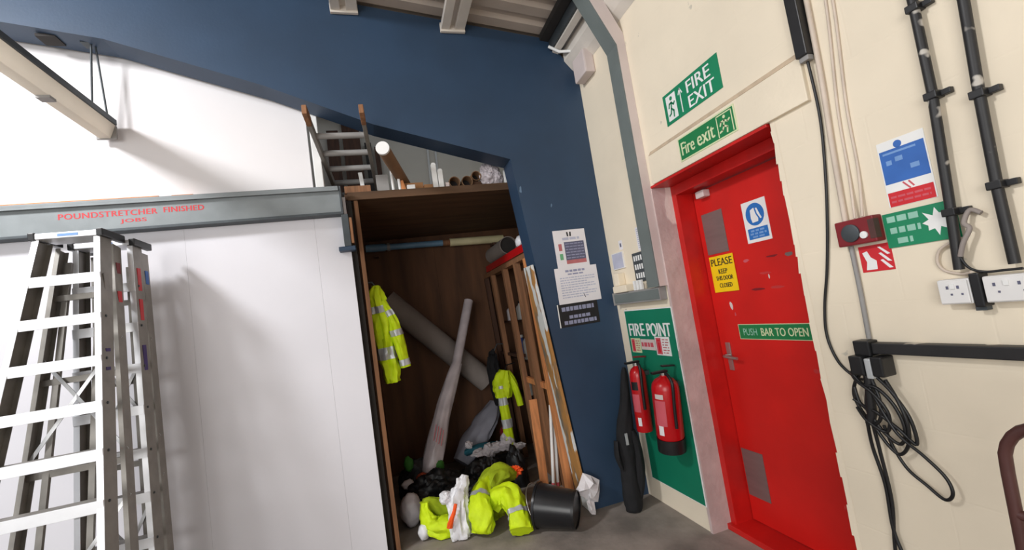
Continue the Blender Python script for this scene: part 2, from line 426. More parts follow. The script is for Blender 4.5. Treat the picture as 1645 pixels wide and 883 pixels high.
# bare pinkish plaster reveal on the far side of the door
rv = MB(); n = 14; zs = [2.18*i/n for i in range(n+1)]
vs = []
for i, z in enumerate(zs):
    k = 0.004*noise.noise(Vector((z*6, 1, 3)))
    vs += [(XR-0.006+k, 2.428+k, z), (XR+0.14, 2.428+k*0.5, z), (XR-0.006+k, 2.452, z), (XR+0.14, 2.452, z)]
fs = []
for i in range(n):
    a = i*4; fs += [(a, a+1, a+5, a+4), (a, a+4, a+6, a+2)]
rv.add(vs, fs)
struct('trim_2', rv, 'pink_plaster', 'bare pinkish plaster reveal between green board and red door frame', 'reveal', smooth=True)
struct('trim_3', MB().prism([(XR-0.020, 2.18), (XR-0.020, 2.365), (XR+0.05, 2.372), (XR+0.05, 2.18)], 1.30, 2.385, 'y'), 'cream_smooth', 'cream lintel over the red fire door', 'lintel', bevel=0.004)
struct('trim_4', MB().prism([(XR-0.020, 2.365), (XR-0.003, 2.392), (XR+0.02, 2.392), (XR+0.02, 2.365)], 1.315, 2.38, 'y'), 'lintel_edge', 'dusty tan ledge along the top of the cream lintel', 'ledge')

# blue gable wall: haunched rafter over the store opening, tapered column on the right
def roof_z(x): return 3.88-0.15*x
lower = [(1.75, 0), (1.28, 0), (1.06, 2.665), (0.09, 2.965), (-0.59, 3.255), (-1.45, 3.555), (-1.94, 3.645), (-6.5, 4.45)]
upper = [(-6.5, roof_z(-6.5)), (1.53, roof_z(1.53)), (1.75, 3.33)]
bw = MB(); poly = lower+upper; n = len(poly)
lo_i = list(range(0, len(lower)))
vs = [(x, YB, z) for x, z in poly]+[(x, YB+0.2, z) for x, z in poly]
fs = [(i, (i+1) % n, n+(i+1) % n, n+i) for i in range(n)]
# face strips between lower and upper edges
for off in (0, n):
    U = [len(lower)+1, len(lower)]  # idx of (1.53) and (-6.5)
    fs += [(off+0, off+1, off+2, off+10), (off+10, off+2, off+3, off+9), (off+9, off+3, off+4), (off+9, off+4, off+5), (off+9, off+5, off+8), (off+8, off+5, off+6), (off+8, off+6, off+7)]
bw.add(vs, fs)
wall_back = struct('wall_back', bw, 'blue', 'dark blue painted gable wall with sloping opening into the store', 'wall')
# white boarding behind the blue frame
struct('wall_left', MB().box((-6.5, 3.36, 2.3), (-0.375, 3.40, 4.7)), 'white_board_upper', 'white boarded gable panel above the steel beam', 'wall')
lw = sroot('wall_front', 'white boarded partition below the steel beam', 'wall')
edges = [-6.5, -3.6, -2.38, -1.165, -0.385, -0.165]
for a, b in zip(edges[:-1], edges[1:]):
    MB().box((a+0.0004, 3.28, 0), (b-0.0004, 3.30, 2.50)).build('board', 'white_board', lw)
MB().box((-6.5, 3.301, 0), (-0.17, 3.335, 2.50)).build('backing', 'white_board', lw)

# roof: profiled sheet on the rafter slope
rf = MB(); prof = []
y = -4.0
while y < 5.3:
    prof += [(y, 0), (y+0.09, 0), (y+0.11, 0.03), (y+0.17, 0.03)]; y += 0.19
vs = []; fs = []
for (yy, dz) in prof: vs += [(-6.8, yy, roof_z(-6.8)+0.02+dz), (2.1, yy, roof_z(2.1)+0.02+dz)]
for i in range(len(prof)-1):
    if not (3.75 < prof[i][0] < 4.75): fs.append((2*i, 2*i+1, 2*i+3, 2*i+2))
rf.add(vs, fs)
struct('ceiling', rf, 'roof_sheet', 'beige profiled roof sheeting sloping down to the right', 'ceiling')

struct('added_rooflight', MB().add([(-6.8, 3.70, roof_z(-6.8)+0.02), (2.1, 3.70, roof_z(2.1)+0.02), (2.1, 4.85, roof_z(2.1)+0.02), (-6.8, 4.85, roof_z(-6.8)+0.02)], [(0, 1, 2, 3)]), 'rooflight', 'added translucent rooflight strip, unseen, to brighten the upper store', 'rooflight')  # roof opening and pane added to let sky light into the upper store
# the store behind the blue wall
st = sroot('wall_store', 'brown plywood lined store behind the blue wall', 'wall')
MB().box((-0.128, 3.40, 0), (-0.11, 5.0, 2.49)).build('side_panel', 'ply', st)
MB().box((-0.112, 3.35, 0), (-0.084, 3.40, 2.488)).build('edge_batten', 'timber_dull', st)  # lighter than the ply, to hold the light on the panel's front edge
MB().box((-0.168, 3.338, 0), (-0.129, 3.42, 2.488)).build('gap_filler', 'dark_gap', st)  # added dark filler: shuts out the sky and colours the gap as shade
MB().box((-0.13, 5.0, 0), (0.6235, 5.02, 2.50)).build('back_panel', 'ply', st)
MB().box((-0.2, 5.021, 0), (XR, 5.05, 2.534)).build('backing', 'timber_dark', st)  # added behind the panel seam to block light leaking through
MB().box((0.625, 5.0, 0), (XR, 5.02, 2.50)).build('back_panel', 'ply', st)
sh = MB().box((-0.17, 3.335, 2.495), (XR, 5.02, 2.535)).build('shelf', 'ply_shelf', st)
MB().box((-0.15, 3.328, 2.488), (1.20, 3.345, 2.545)).build('front_edge', 'ply_shelf', sh)
MB().box((-1.6, 5.0, 2.535), (XR, 5.05, 4.4)).build('upper_back_wall', 'store_wall', st)
MB().box((-1.62, 3.42, 2.50), (-1.60, 5.05, 4.4)).build('upper_side_wall', 'timber_dark', st)
MB().box((-1.6, 3.42, 2.49), (-0.17, 5.02, 2.53)).build('upper_floor', 'ply_shelf', st)

# eaves along the top of the right wall
ev = sroot('trim_5', 'whitish eaves purlin and gutter lining above the cream wall', 'eaves')
def prism_y(pts, name, mat, y0=-3.9, y1=YB-0.002): return MB().prism(pts, y0, y1, 'y').build(name, mat, ev)
prism_y([(1.46, 3.68), (1.46, 3.635), (1.53, 3.625), (1.53, 3.67)], 'gap', 'dark_gap')  # solid dark strip, its colour stands for the shade in the eaves gap
prism_y([(1.535, 3.66), (1.535, 3.55), (1.555, 3.55), (1.555, 3.66)], 'web', 'galv_dark')
prism_y([(1.555, 3.66), (1.555, 3.535), (1.60, 3.52), (1.60, 3.66)], 'lip', 'purlin_white')
prism_y([(1.60, 3.66), (1.60, 3.56), (1.645, 3.55), (1.645, 3.66)], 'flange', 'grey_pvc')
prism_y([(1.645, 3.66), (1.645, 3.46), (1.70, 3.39), (XR-0.001, 3.345), (XR-0.001, 3.66)], 'lining', 'purlin_white')
# purlins under the roof sheets
def purlin(x0, label):
    t = sroot('trim_6', label, 'purlin')
    z = roof_z(x0+0.09)
    MB().box((x0+0.03, -3.9, z-0.05), (x0+0.15, YB-0.005, z+0.0)).build('web', 'purlin_white', t, bevel=0.004)
    MB().box((x0, -3.9, z-0.085), (x0+0.065, YB-0.005, z-0.045)).build('flange', 'purlin_white', t, bevel=0.004)
    MB().box((x0+0.105, -3.9, z-0.085), (x0+0.18, YB-0.005, z-0.045)).build('flange', 'purlin_white', t, bevel=0.004)
    MB().box((x0-0.004, YB-0.03, z-0.10), (x0+0.184, YB-0.004, z-0.03)).build('end_cap', 'purlin_white', t, bevel=0.004)
purlin(0.665, 'pale purlin running under the roof right of the gable centre')
purlin(-0.10, 'pale purlin running under the roof at the top edge of view')

# ------------------------------------------------------------------ fire door
door = sroot('door_1', 'red painted steel fire exit door with signs and grey plates', 'door')
FX = 1.885; DX = 2.01; DK = 2.01/1.93
def dyz(y, z): return y*DK, 1.52+(z-1.52)*DK
MB().box((FX, 2.385, 0), (2.065, 2.434, 2.164)).build('frame_jamb', 'red_frame', door, bevel=0.003)
MB().box((FX, 1.501, 0), (2.065, 1.55, 2.164)).build('frame_jamb', 'red_frame', door, bevel=0.003)
MB().box((FX, 1.55, 2.10), (2.065, 2.385, 2.164)).build('frame_head', 'red_frame', door, bevel=0.003)
MB().box((1.737, 1.515, 2.1645), (2.065, 2.426, 2.1795)).build('head_lining', 'red_frame', door, bevel=0.002)
MB().box((FX-0.03, 1.501, 0), (2.065, 2.434, 0.035)).build('threshold', 'red_frame', door, bevel=0.003)
leaf = MB().box((DX, 1.555, 0.04), (DX+0.045, 2.38, 2.095)).build('door_leaf', 'red_door', door, bevel=0.002)
def on_leaf(name, y0, z0, y1, z1, t, mat, bevel=0.001):
    (a, b), (c, d) = dyz(y0, z0), dyz(y1, z1)
    return MB().box((DX-t, a, b), (DX+0.0002, c, d)).build(name, mat, leaf, bevel=bevel)
on_leaf('kick_plate', 2.075, 1.675, 2.245, 1.925, 0.0035, 'plate_grey'); on_leaf('kick_plate', 2.12, 0.245, 2.275, 0.515, 0.0035, 'plate_grey')
on_leaf('lever_plate', 2.205, 0.98, 2.24, 1.145, 0.008, 'steel', 0.003)
hy, hz = dyz(2.222, 1.07)
MB().tube([(DX-0.006, hy, hz), (DX-0.045, hy, hz), (DX-0.051, hy-0.006, hz), (DX-0.053, hy-0.022, hz-0.002), (DX-0.053, hy-0.11, hz-0.008)], 0.0095, 10).build('lever_handle', 'steel', leaf)
on_leaf('door_closer', 2.14, 2.02, 2.21, 2.062, 0.05, 'pink_white', 0.006)
# scuffs and bare patches in the red paint
def scuff(y, z, w, h, mat, seed):
    rd = random.Random(seed); pts = []
    y, z = dyz(y, z)
    for k in range(10):
        a = 2*math.pi*k/10; q = rd.uniform(0.6, 1.0); pts.append((y+math.cos(a)*w/2*q, z+math.sin(a)*h/2*q))
    MB().prism(pts, DX-0.0006, DX+0.0004, 'x').build('paint_scuff', mat, leaf)
scuff(2.14, 1.36, 0.030, 0.06, 'pink_white', 1)
scuff(1.70, 1.595, 0.05, 0.03, 'plate_grey', 2); scuff(1.80, 1.60, 0.11, 0.014, 'red_dark', 3); scuff(1.97, 1.60, 0.05, 0.02, 'red_faded', 5)
scuff(1.93, 1.44, 0.13, 0.018, 'red_dark', 4); scuff(1.80, 1.44, 0.10, 0.02, 'red_worn', 6); scuff(1.86, 1.52, 0.1, 0.018, 'red_worn', 8)
scuff(2.12, 1.31, 0.012, 0.03, 'red_faded', 9); scuff(1.68, 1.02, 0.04, 0.03, 'red_worn', 10); scuff(1.84, 1.50, 0.012, 0.03, 'pink_white', 12)

# ================================================================== STEEL BEAM AND THINGS BY THE WHITE WALL
bt = thing('steel_beam', 'galvanised steel beam across the white wall with red stencilled lettering', 'beam', (-1.7, 3.2, 2.36))
BX = -0.195
MB().prism([(3.215, 2.375), (3.215, 2.54), (3.245, 2.54), (3.245, 2.375)], -6.4, BX, 'x').build('web', 'galv', bt)
MB().prism([(3.195, 2.540), (3.195, 2.558), (3.279, 2.558), (3.279, 2.540)], -6.4, BX-0.004, 'x').build('flange', 'galv', bt, bevel=0.003)
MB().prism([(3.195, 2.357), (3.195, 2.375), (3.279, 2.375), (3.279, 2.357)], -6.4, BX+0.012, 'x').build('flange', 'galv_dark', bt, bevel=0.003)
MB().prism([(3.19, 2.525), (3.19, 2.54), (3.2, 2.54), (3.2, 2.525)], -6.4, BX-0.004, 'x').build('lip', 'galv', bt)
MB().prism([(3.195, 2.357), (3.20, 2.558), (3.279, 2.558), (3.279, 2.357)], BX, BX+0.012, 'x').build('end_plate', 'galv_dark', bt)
mb = MB()
for st, x0, x1, z0, z1 in (('POUNDSTRETCHER', -1.775, -1.275, 2.455, 2.49), ('FINISHED', -1.24, -1.02, 2.458, 2.493), ('JOBS', -1.47, -1.335, 2.405, 2.435)):
    tv, tf = text_verts(st, 1.08)
    a0 = min(v.x for v in tv); a1 = max(v.x for v in tv); b0 = min(v.y for v in tv); b1 = max(v.y for v in tv)
    for k in (-0.0015, 0.0015):
        mb.add([(x0+(v.x-a0)/(a1-a0)*(x1-x0)+k, 3.2143-abs(k)*0.1*(k > 0), z0+(v.y-b0)/(b1-b0)*(z1-z0)) for v in tv], tf)
mb.build('lettering', 'red_print', bt)
br = thing('beam_bracket', 'dark steel drop bracket with blue foot hanging below the right beam end', 'bracket', (-0.18, 3.22, 2.10))
MB().box((-0.20, 3.20, 2.13), (-0.155, 3.275, 2.356)).build('hanger', 'galv_dark', br, bevel=0.003)
MB().box((-0.152, 3.205, 2.15), (-0.135, 3.27, 2.33)).build('side_strap', 'timber_dull', br)
MB().box((-0.24, 3.20, 2.10), (-0.13, 3.275, 2.13)).build('foot', 'blue', br, bevel=0.004)
for x0, x1, z1, lb in ((-6.0, -1.28, 2.585, 'long orange timber batten lying on top of the steel beam'), (-1.21, -1.09, 2.583, 'short orange timber offcut lying on top of the steel beam')):
    tag(MB().box((x0, 3.262, 2.558), (x1, 3.345, z1)).build('timber_batten', 'timber', bevel=0.002), lb, 'batten')

# white post at the right end of the upper boarding
po = thing('white_post', 'white square post on a foot at the edge of the gable boarding', 'post', (-0.30, 3.40, 2.535))
MB().box((-0.355, 3.345, 2.565), (-0.298, 3.40, 3.36)).build('shaft', 'sign_white', po, bevel=0.005)
MB().box((-0.372, 3.338, 2.5352), (-0.282, 3.41, 2.572)).build('foot', 'sign_white', po, bevel=0.006)

# suspended strip light
sl = thing('strip_light', 'long pale strip light with dark top hanging by rods from the blue rafter', 'strip light', (-1.54, 3.3, 2.99))
MB().prism([(-1.60, 3.075), (-1.585, 2.99), (-1.525, 2.99), (-1.495, 3.075)], -1.5, 3.30, 'y').build('body', 'diffuser', sl, bevel=0.004)
MB().box((-1.60, -1.5, 3.0752), (-1.488, 3.305, 3.112)).build('channel', 'galv_dark', sl, bevel=0.003)
MB().box((-1.602, 3.30, 2.985), (-1.492, 3.315, 3.0748)).build('end_cap', 'grey_pvc', sl, bevel=0.004)
for dx, dy in ((-0.02, 0.0), (0.012, 0.02)):
    MB().tube([(-1.545+dx*0.3, 3.22+dy, 3.60), (-1.545+dx*2.2, 3.25+dy, 3.11)], 0.006, 8).build('hanging_rod', 'galv_dark', sl)
MB().box((-1.60, 3.20, 3.575), (-1.50, 3.27, 3.588)).build('rod_clip', 'galv_dark', sl)
MB().box((-1.58, 2.75, 2.975), (-1.52, 2.80, 2.99)).build('clip', 'grey_pvc', sl)

# ------------------------------------------------------------------ stepladders
def stepladder(label, xc, ytop, ztop, wtop, flare, lean_f, rear_top, rear_bot, ntr, sp, mat_s, marks, tread_d=0.085):
    t = thing('stepladder', label, 'stepladder', (xc, ytop-lean_f*ztop*0.5, 0), group='folded aluminium stepladders')
    def F(side, z, dy=0): return Vector((xc+side*(wtop/2+flare*(ztop-z)), ytop-lean_f*(ztop-z)+dy, z))
    def Rr(side, z): return Vector((xc+side*(wtop/2-0.012+flare*(ztop-z)*0.9), rear_bot+(rear_top-rear_bot)*z/ztop, z))
    for sd in (-1, 1):
        st = MB(); st.channel(F(sd, ztop-0.02, 0.05), F(sd, 0.03, 0.05), 0.10, 0.024, 0.004, (0, 1, 0), (-sd, 0, 0)); so = st.build('front_stile', mat_s, t)
        MB().bar(F(sd, ztop-0.03, -0.0015)+Vector((-sd*0.012, 0, 0)), F(sd, 0.05, -0.0015)+Vector((-sd*0.012, 0, 0)), 0.026, 0.003).build('front_edge', 'aluminium_bright', so)
        rs = MB(); rs.channel(Rr(sd, ztop-0.05), Rr(sd, 0.03), 0.07, 0.02, 0.004, (0, 1, 0), (-sd, 0, 0)); rs.build('rear_stile', mat_s, t)
        for P in (F(sd, 0.02, 0.035), Rr(sd, 0.02)):
            MB().box((P.x-0.025, P.y-0.045, 0), (P.x+0.025, P.y+0.045, 0.045)).build('rubber_foot', 'black_plastic', t, bevel=0.006)
    for k in range(1, ntr+1):
        z = ztop-0.02-sp*k
        if z < 0.12: break
        a, b = F(-1, z), F(1, z)
        tr = MB().box((a.x+0.005, a.y-0.004, z-0.028), (b.x-0.005, a.y+tread_d, z-0.002)).build('tread', 'ladder_grey', t, bevel=0.003)
        MB().box((a.x-0.002, a.y-0.010, z-0.046), (b.x+0.002, a.y-0.004, z+0.004)).build('tread_nosing', 'aluminium_bright', tr, bevel=0.001)
        for sd, P in ((-1, a), (1, b)):
            MB().lathe([(0.0001, 0), (0.007, 0.001), (0.006, 0.004), (0.0001, 0.005)], 10, Matrix.Translation((P.x+sd*0.0005, P.y+0.035, z-0.014)) @ Matrix.Rotation(sd*math.pi/2, 4, 'Y')).build('rivet', 'galv_dark', tr)
    for k in range(1, ntr, 2):
        z = ztop-0.10-sp*k*1.02
        if z < 0.2: break
        MB().bar(Rr(-1, z)+Vector((0.004, 0.012, 0)), Rr(1, z)+Vector((-0.004, 0.012, 0)), 0.022, 0.03, (0, 1, 0)).build('rear_bar', mat_s, t)
    # mid uprights of the rear frame
    for q in (-0.35, 0.15):
        MB().bar(Vector((xc+q*wtop, rear_top+0.0, ztop-0.12)), Vector((xc+q*(wtop+2*flare*ztop*0.5), rear_bot+0.01, 0.08)), 0.026, 0.018, (1, 0, 0)).build('rear_upright', mat_s, t)
    for (sa, za, sb, zb) in ((-1, ztop-0.62, 1, ztop-1.12), (1, ztop-0.55, -1, ztop-1.12), (1, ztop-1.32, -1, ztop-1.95), (-1, ztop-1.5, 1, ztop-1.95)):
        if zb > 0.1: MB().bar(Rr(sa, za)+Vector((0, -0.012, 0)), Rr(sb, zb)+Vector((0, -0.012, 0)), 0.004, 0.016, (0, 1, 0)).build('diagonal_brace', 'aluminium', t)
    cap = MB().box((xc-wtop/2-0.004, ytop-0.014, ztop-0.025), (xc+wtop/2-0.004, rear_top-0.04, ztop+0.004)).build('top_cap', 'aluminium_bright', t, bevel=0.004)
    MB().box((xc-0.035, ytop-0.0155, ztop-0.017), (xc+0.05, ytop-0.0138, ztop-0.004)).build('cap_sticker', 'blue_pale', cap)
    for sd in (-1, 1):
        MB().box((xc+sd*(wtop/2+0.005)-0.014, ytop-0.018, ztop-0.030), (xc+sd*(wtop/2+0.005)+0.014, rear_top+0.02, ztop+0.010)).build('hinge_cap', 'black_plastic', t, bevel=0.005)
    # stickers and pen marks on the outside of the right stile
    for (z0, z1, where, m) in marks:
        P = F(1, (z0+z1)/2, 0.05) if where == 'f' else Rr(1, (z0+z1)/2)
        MB().box((P.x-0.001, P.y-0.018, z0), (P.x+0.0022, P.y+0.018, z1)).build('sticker', m, t)
    return t
stepladder('tall aluminium stepladder nearest the camera with its wide treads facing out', -1.485, 2.75, 2.25, 0.27, 0.078, 0.25, 2.925, 2.51, 9, 0.209, 'ladder_grey',
           [(1.62, 1.635, 'f', 'purple_mark'), (1.53, 1.545, 'f', 'purple_mark'), (1.90, 2.02, 'f', 'grey_pvc'), (2.04, 2.10, 'r', 'red_dark'), (1.88, 1.94, 'r', 'red_print')])
stepladder('aluminium stepladder tucked behind the front one against the white wall', -1.445, 2.965, 2.235, 0.27, 0.02, 0.06, 3.125, 3.05, 9, 0.225, 'ladder_grey',
           [(1.50, 1.64, 'f', 'purple_mark'), (1.78, 1.90, 'f', 'red_print'), (1.95, 2.08, 'f', 'red_print'), (2.0, 2.08, 'r', 'blue_faded')])
sb = MB().box((-1.81, YB+0.05, 3.595), (-1.71, YB+0.15, 3.612)).build('slot_shade', 'dark_gap', wall_back)  # dark slab standing in for the shaded slot in the soffit

# ================================================================== STORE: STUD RACK ON THE RIGHT
rk = thing('stud_rack', 'rough timber stud rack standing inside the store on the right', 'rack', (1.2, 3.9, 0))
for y, d, m in ((3.40, 0.085, 'timber'), (3.72, 0.06, 'timber_dull'), (4.12, 0.06, 'timber_dull'), (4.62, 0.06, 'timber_dull'), (4.93, 0.05, 'timber_dark')):  # front stud's lighter timber holds the daylight falling on it
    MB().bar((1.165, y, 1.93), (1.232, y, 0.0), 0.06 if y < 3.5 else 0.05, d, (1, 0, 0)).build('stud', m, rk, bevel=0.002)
MB().bar((1.195, 3.37, 1.955), (1.195, 4.98, 1.955), 0.09, 0.05, (1, 0, 0)).build('top_plate', 'timber_dull', rk, bevel=0.002)
MB().box((1.262, 3.36, 0.0), (1.28, 4.12, 1.925)).build('backing_sheet', 'timber_dull', rk)
MB().bar((1.225, 3.44, 0.86), (1.225, 4.10, 0.86), 0.03, 0.05, (1, 0, 0)).build('nogging', 'timber', rk)
MB().bar((1.225, 4.14, 1.08), (1.225, 4.9, 1.08), 0.06, 0.03, (1, 0, 0)).build('nogging', 'timber_dark', rk)
rc = thing('red_channel', 'red painted steel channel lying along the top of the stud rack', 'channel', (1.17, 4.1, 1.98))
MB().box((1.135, 3.36, 1.981), (1.235, 4.75, 1.988)).build('web', 'red_gloss', rc)
MB().box((1.135, 3.36, 1.988), (1.142, 4.75, 2.045)).build('flange', 'red_gloss', rc)
MB().box((1.228, 3.36, 1.988), (1.235, 4.75, 2.045)).build('flange', 'red_gloss', rc)
for i, (x, z, r, y0, lb) in enumerate(((1.19, 2.135, 0.085, 3.95, 'grey drum with dark open end lying on the red channel under the shelf'), )):
    c = MB(); m4 = Matrix.Translation((x, y0, z)) @ Matrix.Rotation(-math.pi/2, 4, 'X')
    c.lathe([(r-0.006, 0.3), (r-0.006, 0.0), (r, 0.0), (r, 0.62), (0.0001, 0.62)], 28, m4)
    dr = thing('drum', lb, 'drum', (x, y0, z-r)); c.build('shell', 'grey_roll', dr)
    MB().lathe([(0.0001, 0.03), (r-0.0065, 0.03), (r-0.0065, 0.04), (0.0001, 0.04)], 28, m4).build('mouth_shade', 'dark_gap', dr)  # dark disc painting the shade inside the drum's open end
tag(blob((1.20, 3.62, 2.10), (0.045, 0.06, 0.055), 3, 0.2, 3, 3, minz=1.99).build('rag', 'plastic_white'), 'small white rag on the red channel beside the blue column', 'rag')
# shelves of the rack hold a few containers, seen between studs
def bottle(x, y, z, r, h, mat, label, capm='black_plastic'):
    t = thing('bottle', label, 'bottle', (x, y, z))
    MB().lathe([(0.0001, 0), (r, 0.002), (r, h*0.62), (r*0.9, h*0.72), (r*0.35, h*0.84), (r*0.35, h*0.9)], 20, Matrix.Translation((x, y, z))).build('body', mat, t)
    MB().lathe([(r*0.42, h*0.89), (r*0.42, h), (0.0001, h)], 16, Matrix.Translation((x, y, z))).build('cap', capm, t)
rs = thing('rack_shelves', 'dark timber shelves behind the studs of the rack', 'shelf', (1.45, 4.6, 0))
for z in (0.62, 1.02, 1.42): MB().box((1.285, 4.15, z-0.02), (1.72, 4.95, z)).build('board', 'timber_dark', rs)
for s_ in (4.16, 4.93): MB().box((1.69, s_-0.02, 0), (1.73, s_+0.02, 1.6)).build('post', 'timber_dark', rs)
bottle(1.335, 4.35, 1.42, 0.045, 0.19, 'bottle_white', 'white plastic bottle on the top rack shelf between studs')
bottle(1.34, 4.5, 1.02, 0.06, 0.24, 'cloth_blue', 'blue plastic bottle on the middle rack shelf between studs', 'bottle_white')
bottle(1.34, 4.30, 1.02, 0.05, 0.26, 'bottle_white', 'white plastic bottle on the middle rack shelf beside blue bottle')
bottle(1.345, 4.75, 1.42, 0.05, 0.17, 'sheet_white', 'pale jar at the dark back end of the top rack shelf', 'bottle_white')
bottle(1.35, 4.55, 0.62, 0.05, 0.16, 'bottle_white', 'white jar on the lowest rack shelf between studs')

# boards standing by the opening
pl = tag(MB().bar((1.104, 3.228, 1.84), (1.256, 3.228, 0.004), 0.02, 0.19, (1, 0, 0)).build('worn_plank', 'mottled', bevel=0.003), 'paint stained yellow and white plank leaning inside the blue column edge', 'plank')
tag(MB().bar((1.205, 3.352, 1.15), (1.262, 3.352, 0.004), 0.03, 0.02, (1, 0, 0)).build('gap_strip', 'timber_dark', bevel=0.002), 'thin dark strip for the shaded gap between orange stud and stained plank', 'timber')  # dark strip added to colour the gap beside the stud as shade
pb = thing('wide_plank', 'short bare plank with rounded shoulders standing among the rack studs', 'plank', (1.05, 3.72, 0))
MB().bar((1.165, 3.84, 0.72), (1.125, 3.74, 0.005), 0.07, 0.025, (1, 0, 0)).build('board', 'timber', pb, bevel=0.003)
for k, (xa, xb, ya, zt, lb) in enumerate(((1.20, 1.11, 3.485, 0.72, 'left of the two white plastic tubes standing against the orange stud'), (1.225, 1.155, 3.50, 0.66, 'right of the two white plastic tubes standing against the orange stud'))):
    t = thing('white_tube', lb, 'tube', (xb, ya, 0))
    MB().tube([(xb, ya, 0.0), (xa, ya+0.005, zt)], 0.0135, 12).build('tube', 'sign_white', t)
    MB().tube([(xb+(xa-xb)*0.08, ya, zt*0.10), (xb+(xa-xb)*0.15, ya, zt*0.17)], 0.0142, 12).build('red_band', 'red_faded', t)

# pipe along the back of the store
bp = thing('long_pipe', 'long blue and cream pipe resting across the top back of the store', 'pipe', (0.6, 4.92, 2.33))
MB().tube([(-0.10, 4.90, 2.405), (0.10, 4.90, 2.40)], 0.042, 14).build('pale_end', 'pipe_blue', bp)
MB().tube([(0.10, 4.90, 2.40), (0.72, 4.90, 2.385)], 0.034, 14).build('blue_length', 'pipe_blue', bp)
MB().tube([(0.12, 4.90, 2.40), (0.15, 4.90, 2.399)], 0.045, 14).build('collar', 'grey_pvc', bp)
MB().tube([(0.72, 4.90, 2.385), (0.99, 4.90, 2.378)], 0.036, 14).build('olive_length', 'timber_dull', bp)
MB().tube([(0.80, 4.90, 2.383), (1.42, 4.90, 2.365)], 0.045, 14).build('cream_length', 'pipe_cream', bp)
for x in (0.0, 1.3): MB().box((x-0.02, 4.86, 2.30), (x+0.02, 5.0, 2.325)).build('support_bracket', 'timber_dark', bp)

# leaning rolls at the back of the store
gr = thing('fabric_roll', 'thick dim grey fabric roll leaning diagonally across the store back wall', 'roll', (0.9, 4.88, 0.8))
MB().tube([(0.04, 4.86, 1.83), (0.99, 4.86, 0.80)], 0.12, 24).build('roll', 'grey_roll', gr)
MB().tube([(0.985, 4.86, 0.805), (1.0, 4.86, 0.79)], 0.035, 16).build('core', 'cardboard_dark', gr)
wt = thing('wrapped_tube', 'long tube wrapped in pale plastic leaning upright in the store', 'tube', (0.15, 4.25, 0))
MB().tube([(0.885, 4.72, 1.70), (0.62, 4.50, 1.05)], 0.048, 18).build('upper_tube', 'wrap_plastic', wt)
MB().tube([(0.890, 4.724, 1.712), (0.885, 4.72, 1.698)], 0.030, 14).build('tube_mouth', 'cardboard_dark', wt)
loft([(0.64, 4.51, 1.09), (0.45, 4.40, 0.72), (0.27, 4.28, 0.30), (0.20, 4.24, 0.12)], [(0.05, 0.05), (0.078, 0.075), (0.10, 0.09), (0.05, 0.05)], 5, 0.12).build('plastic_sleeve', 'wrap_plastic', wt)
mb = MB()
for i in range(4): mb.bar((0.335+0.02*i, 4.23, 0.60-0.02*i), (0.29+0.02*i, 4.205, 0.47-0.02*i), 0.006, 0.002, (1, 0, 0))
mb.build('faded_print', 'red_faded', wt)
bbk = blob((1.03, 4.62, 0.86), (0.075, 0.09, 0.30), 8, 0.25, 2.0, 4)
hk = thing('black_coat', 'black coat hanging from a rack stud in the dark store', 'coat', (1.05, 4.6, 0.5))
bbk.build('coat', 'black_cloth', hk)
MB().tube([(1.05, 4.62, 1.12), (1.10, 4.62, 1.20), (1.17, 4.62, 1.19)], 0.006, 8).build('hanger_loop', 'galv_dark', hk)

# hi-vis jacket hanging on the left panel
def band(root, path, radii, seed, fold, rng, up, mat='reflective'):
    loft(path, radii, seed, fold, rng=rng, grow=0.004, up=up).build('reflective_band', mat, root)
hj = thing('hivis_jacket', 'yellow hi-vis jacket hanging on the plywood side of the store', 'jacket', (0.0, 3.6, 1.1))
pa = [(-0.035, 3.58, 1.87), (-0.04, 3.58, 1.76), (-0.02, 3.60, 1.55), (-0.005, 3.60, 1.30), (0.0, 3.60, 1.12)]
ra = [(0.03, 0.03), (0.065, 0.07), (0.075, 0.10), (0.08, 0.11), (0.055, 0.09)]
loft(pa, ra, 2, 0.38, up=(0, 1, 0)).build('body', 'hivis', hj)
band(hj, pa, ra, 2, 0.38, (0.68, 0.76), (0, 1, 0)); band(hj, pa, ra, 2, 0.38, (0.34, 0.40), (0, 1, 0))
pa2 = [(0.0, 3.56, 1.74), (0.055, 3.54, 1.60), (0.085, 3.54, 1.42), (0.11, 3.54, 1.22)]
ra2 = [(0.03, 0.03), (0.042, 0.045), (0.042, 0.045), (0.038, 0.04)]
loft(pa2, ra2, 4, 0.3, up=(0, 1, 0)).build('sleeve', 'hivis', hj)
band(hj, pa2, ra2, 4, 0.3, (0.22, 0.32), (0, 1, 0)); band(hj, pa2, ra2, 4, 0.3, (0.52, 0.62), (0, 1, 0)); band(hj, pa2, ra2, 4, 0.3, (0.90, 0.97), (0, 1, 0))
MB().tube([(-0.035, 3.58, 1.86), (-0.06, 3.58, 1.90), (-0.108, 3.58, 1.90)], 0.008, 8).build('coat_peg', 'galv_dark', hj)

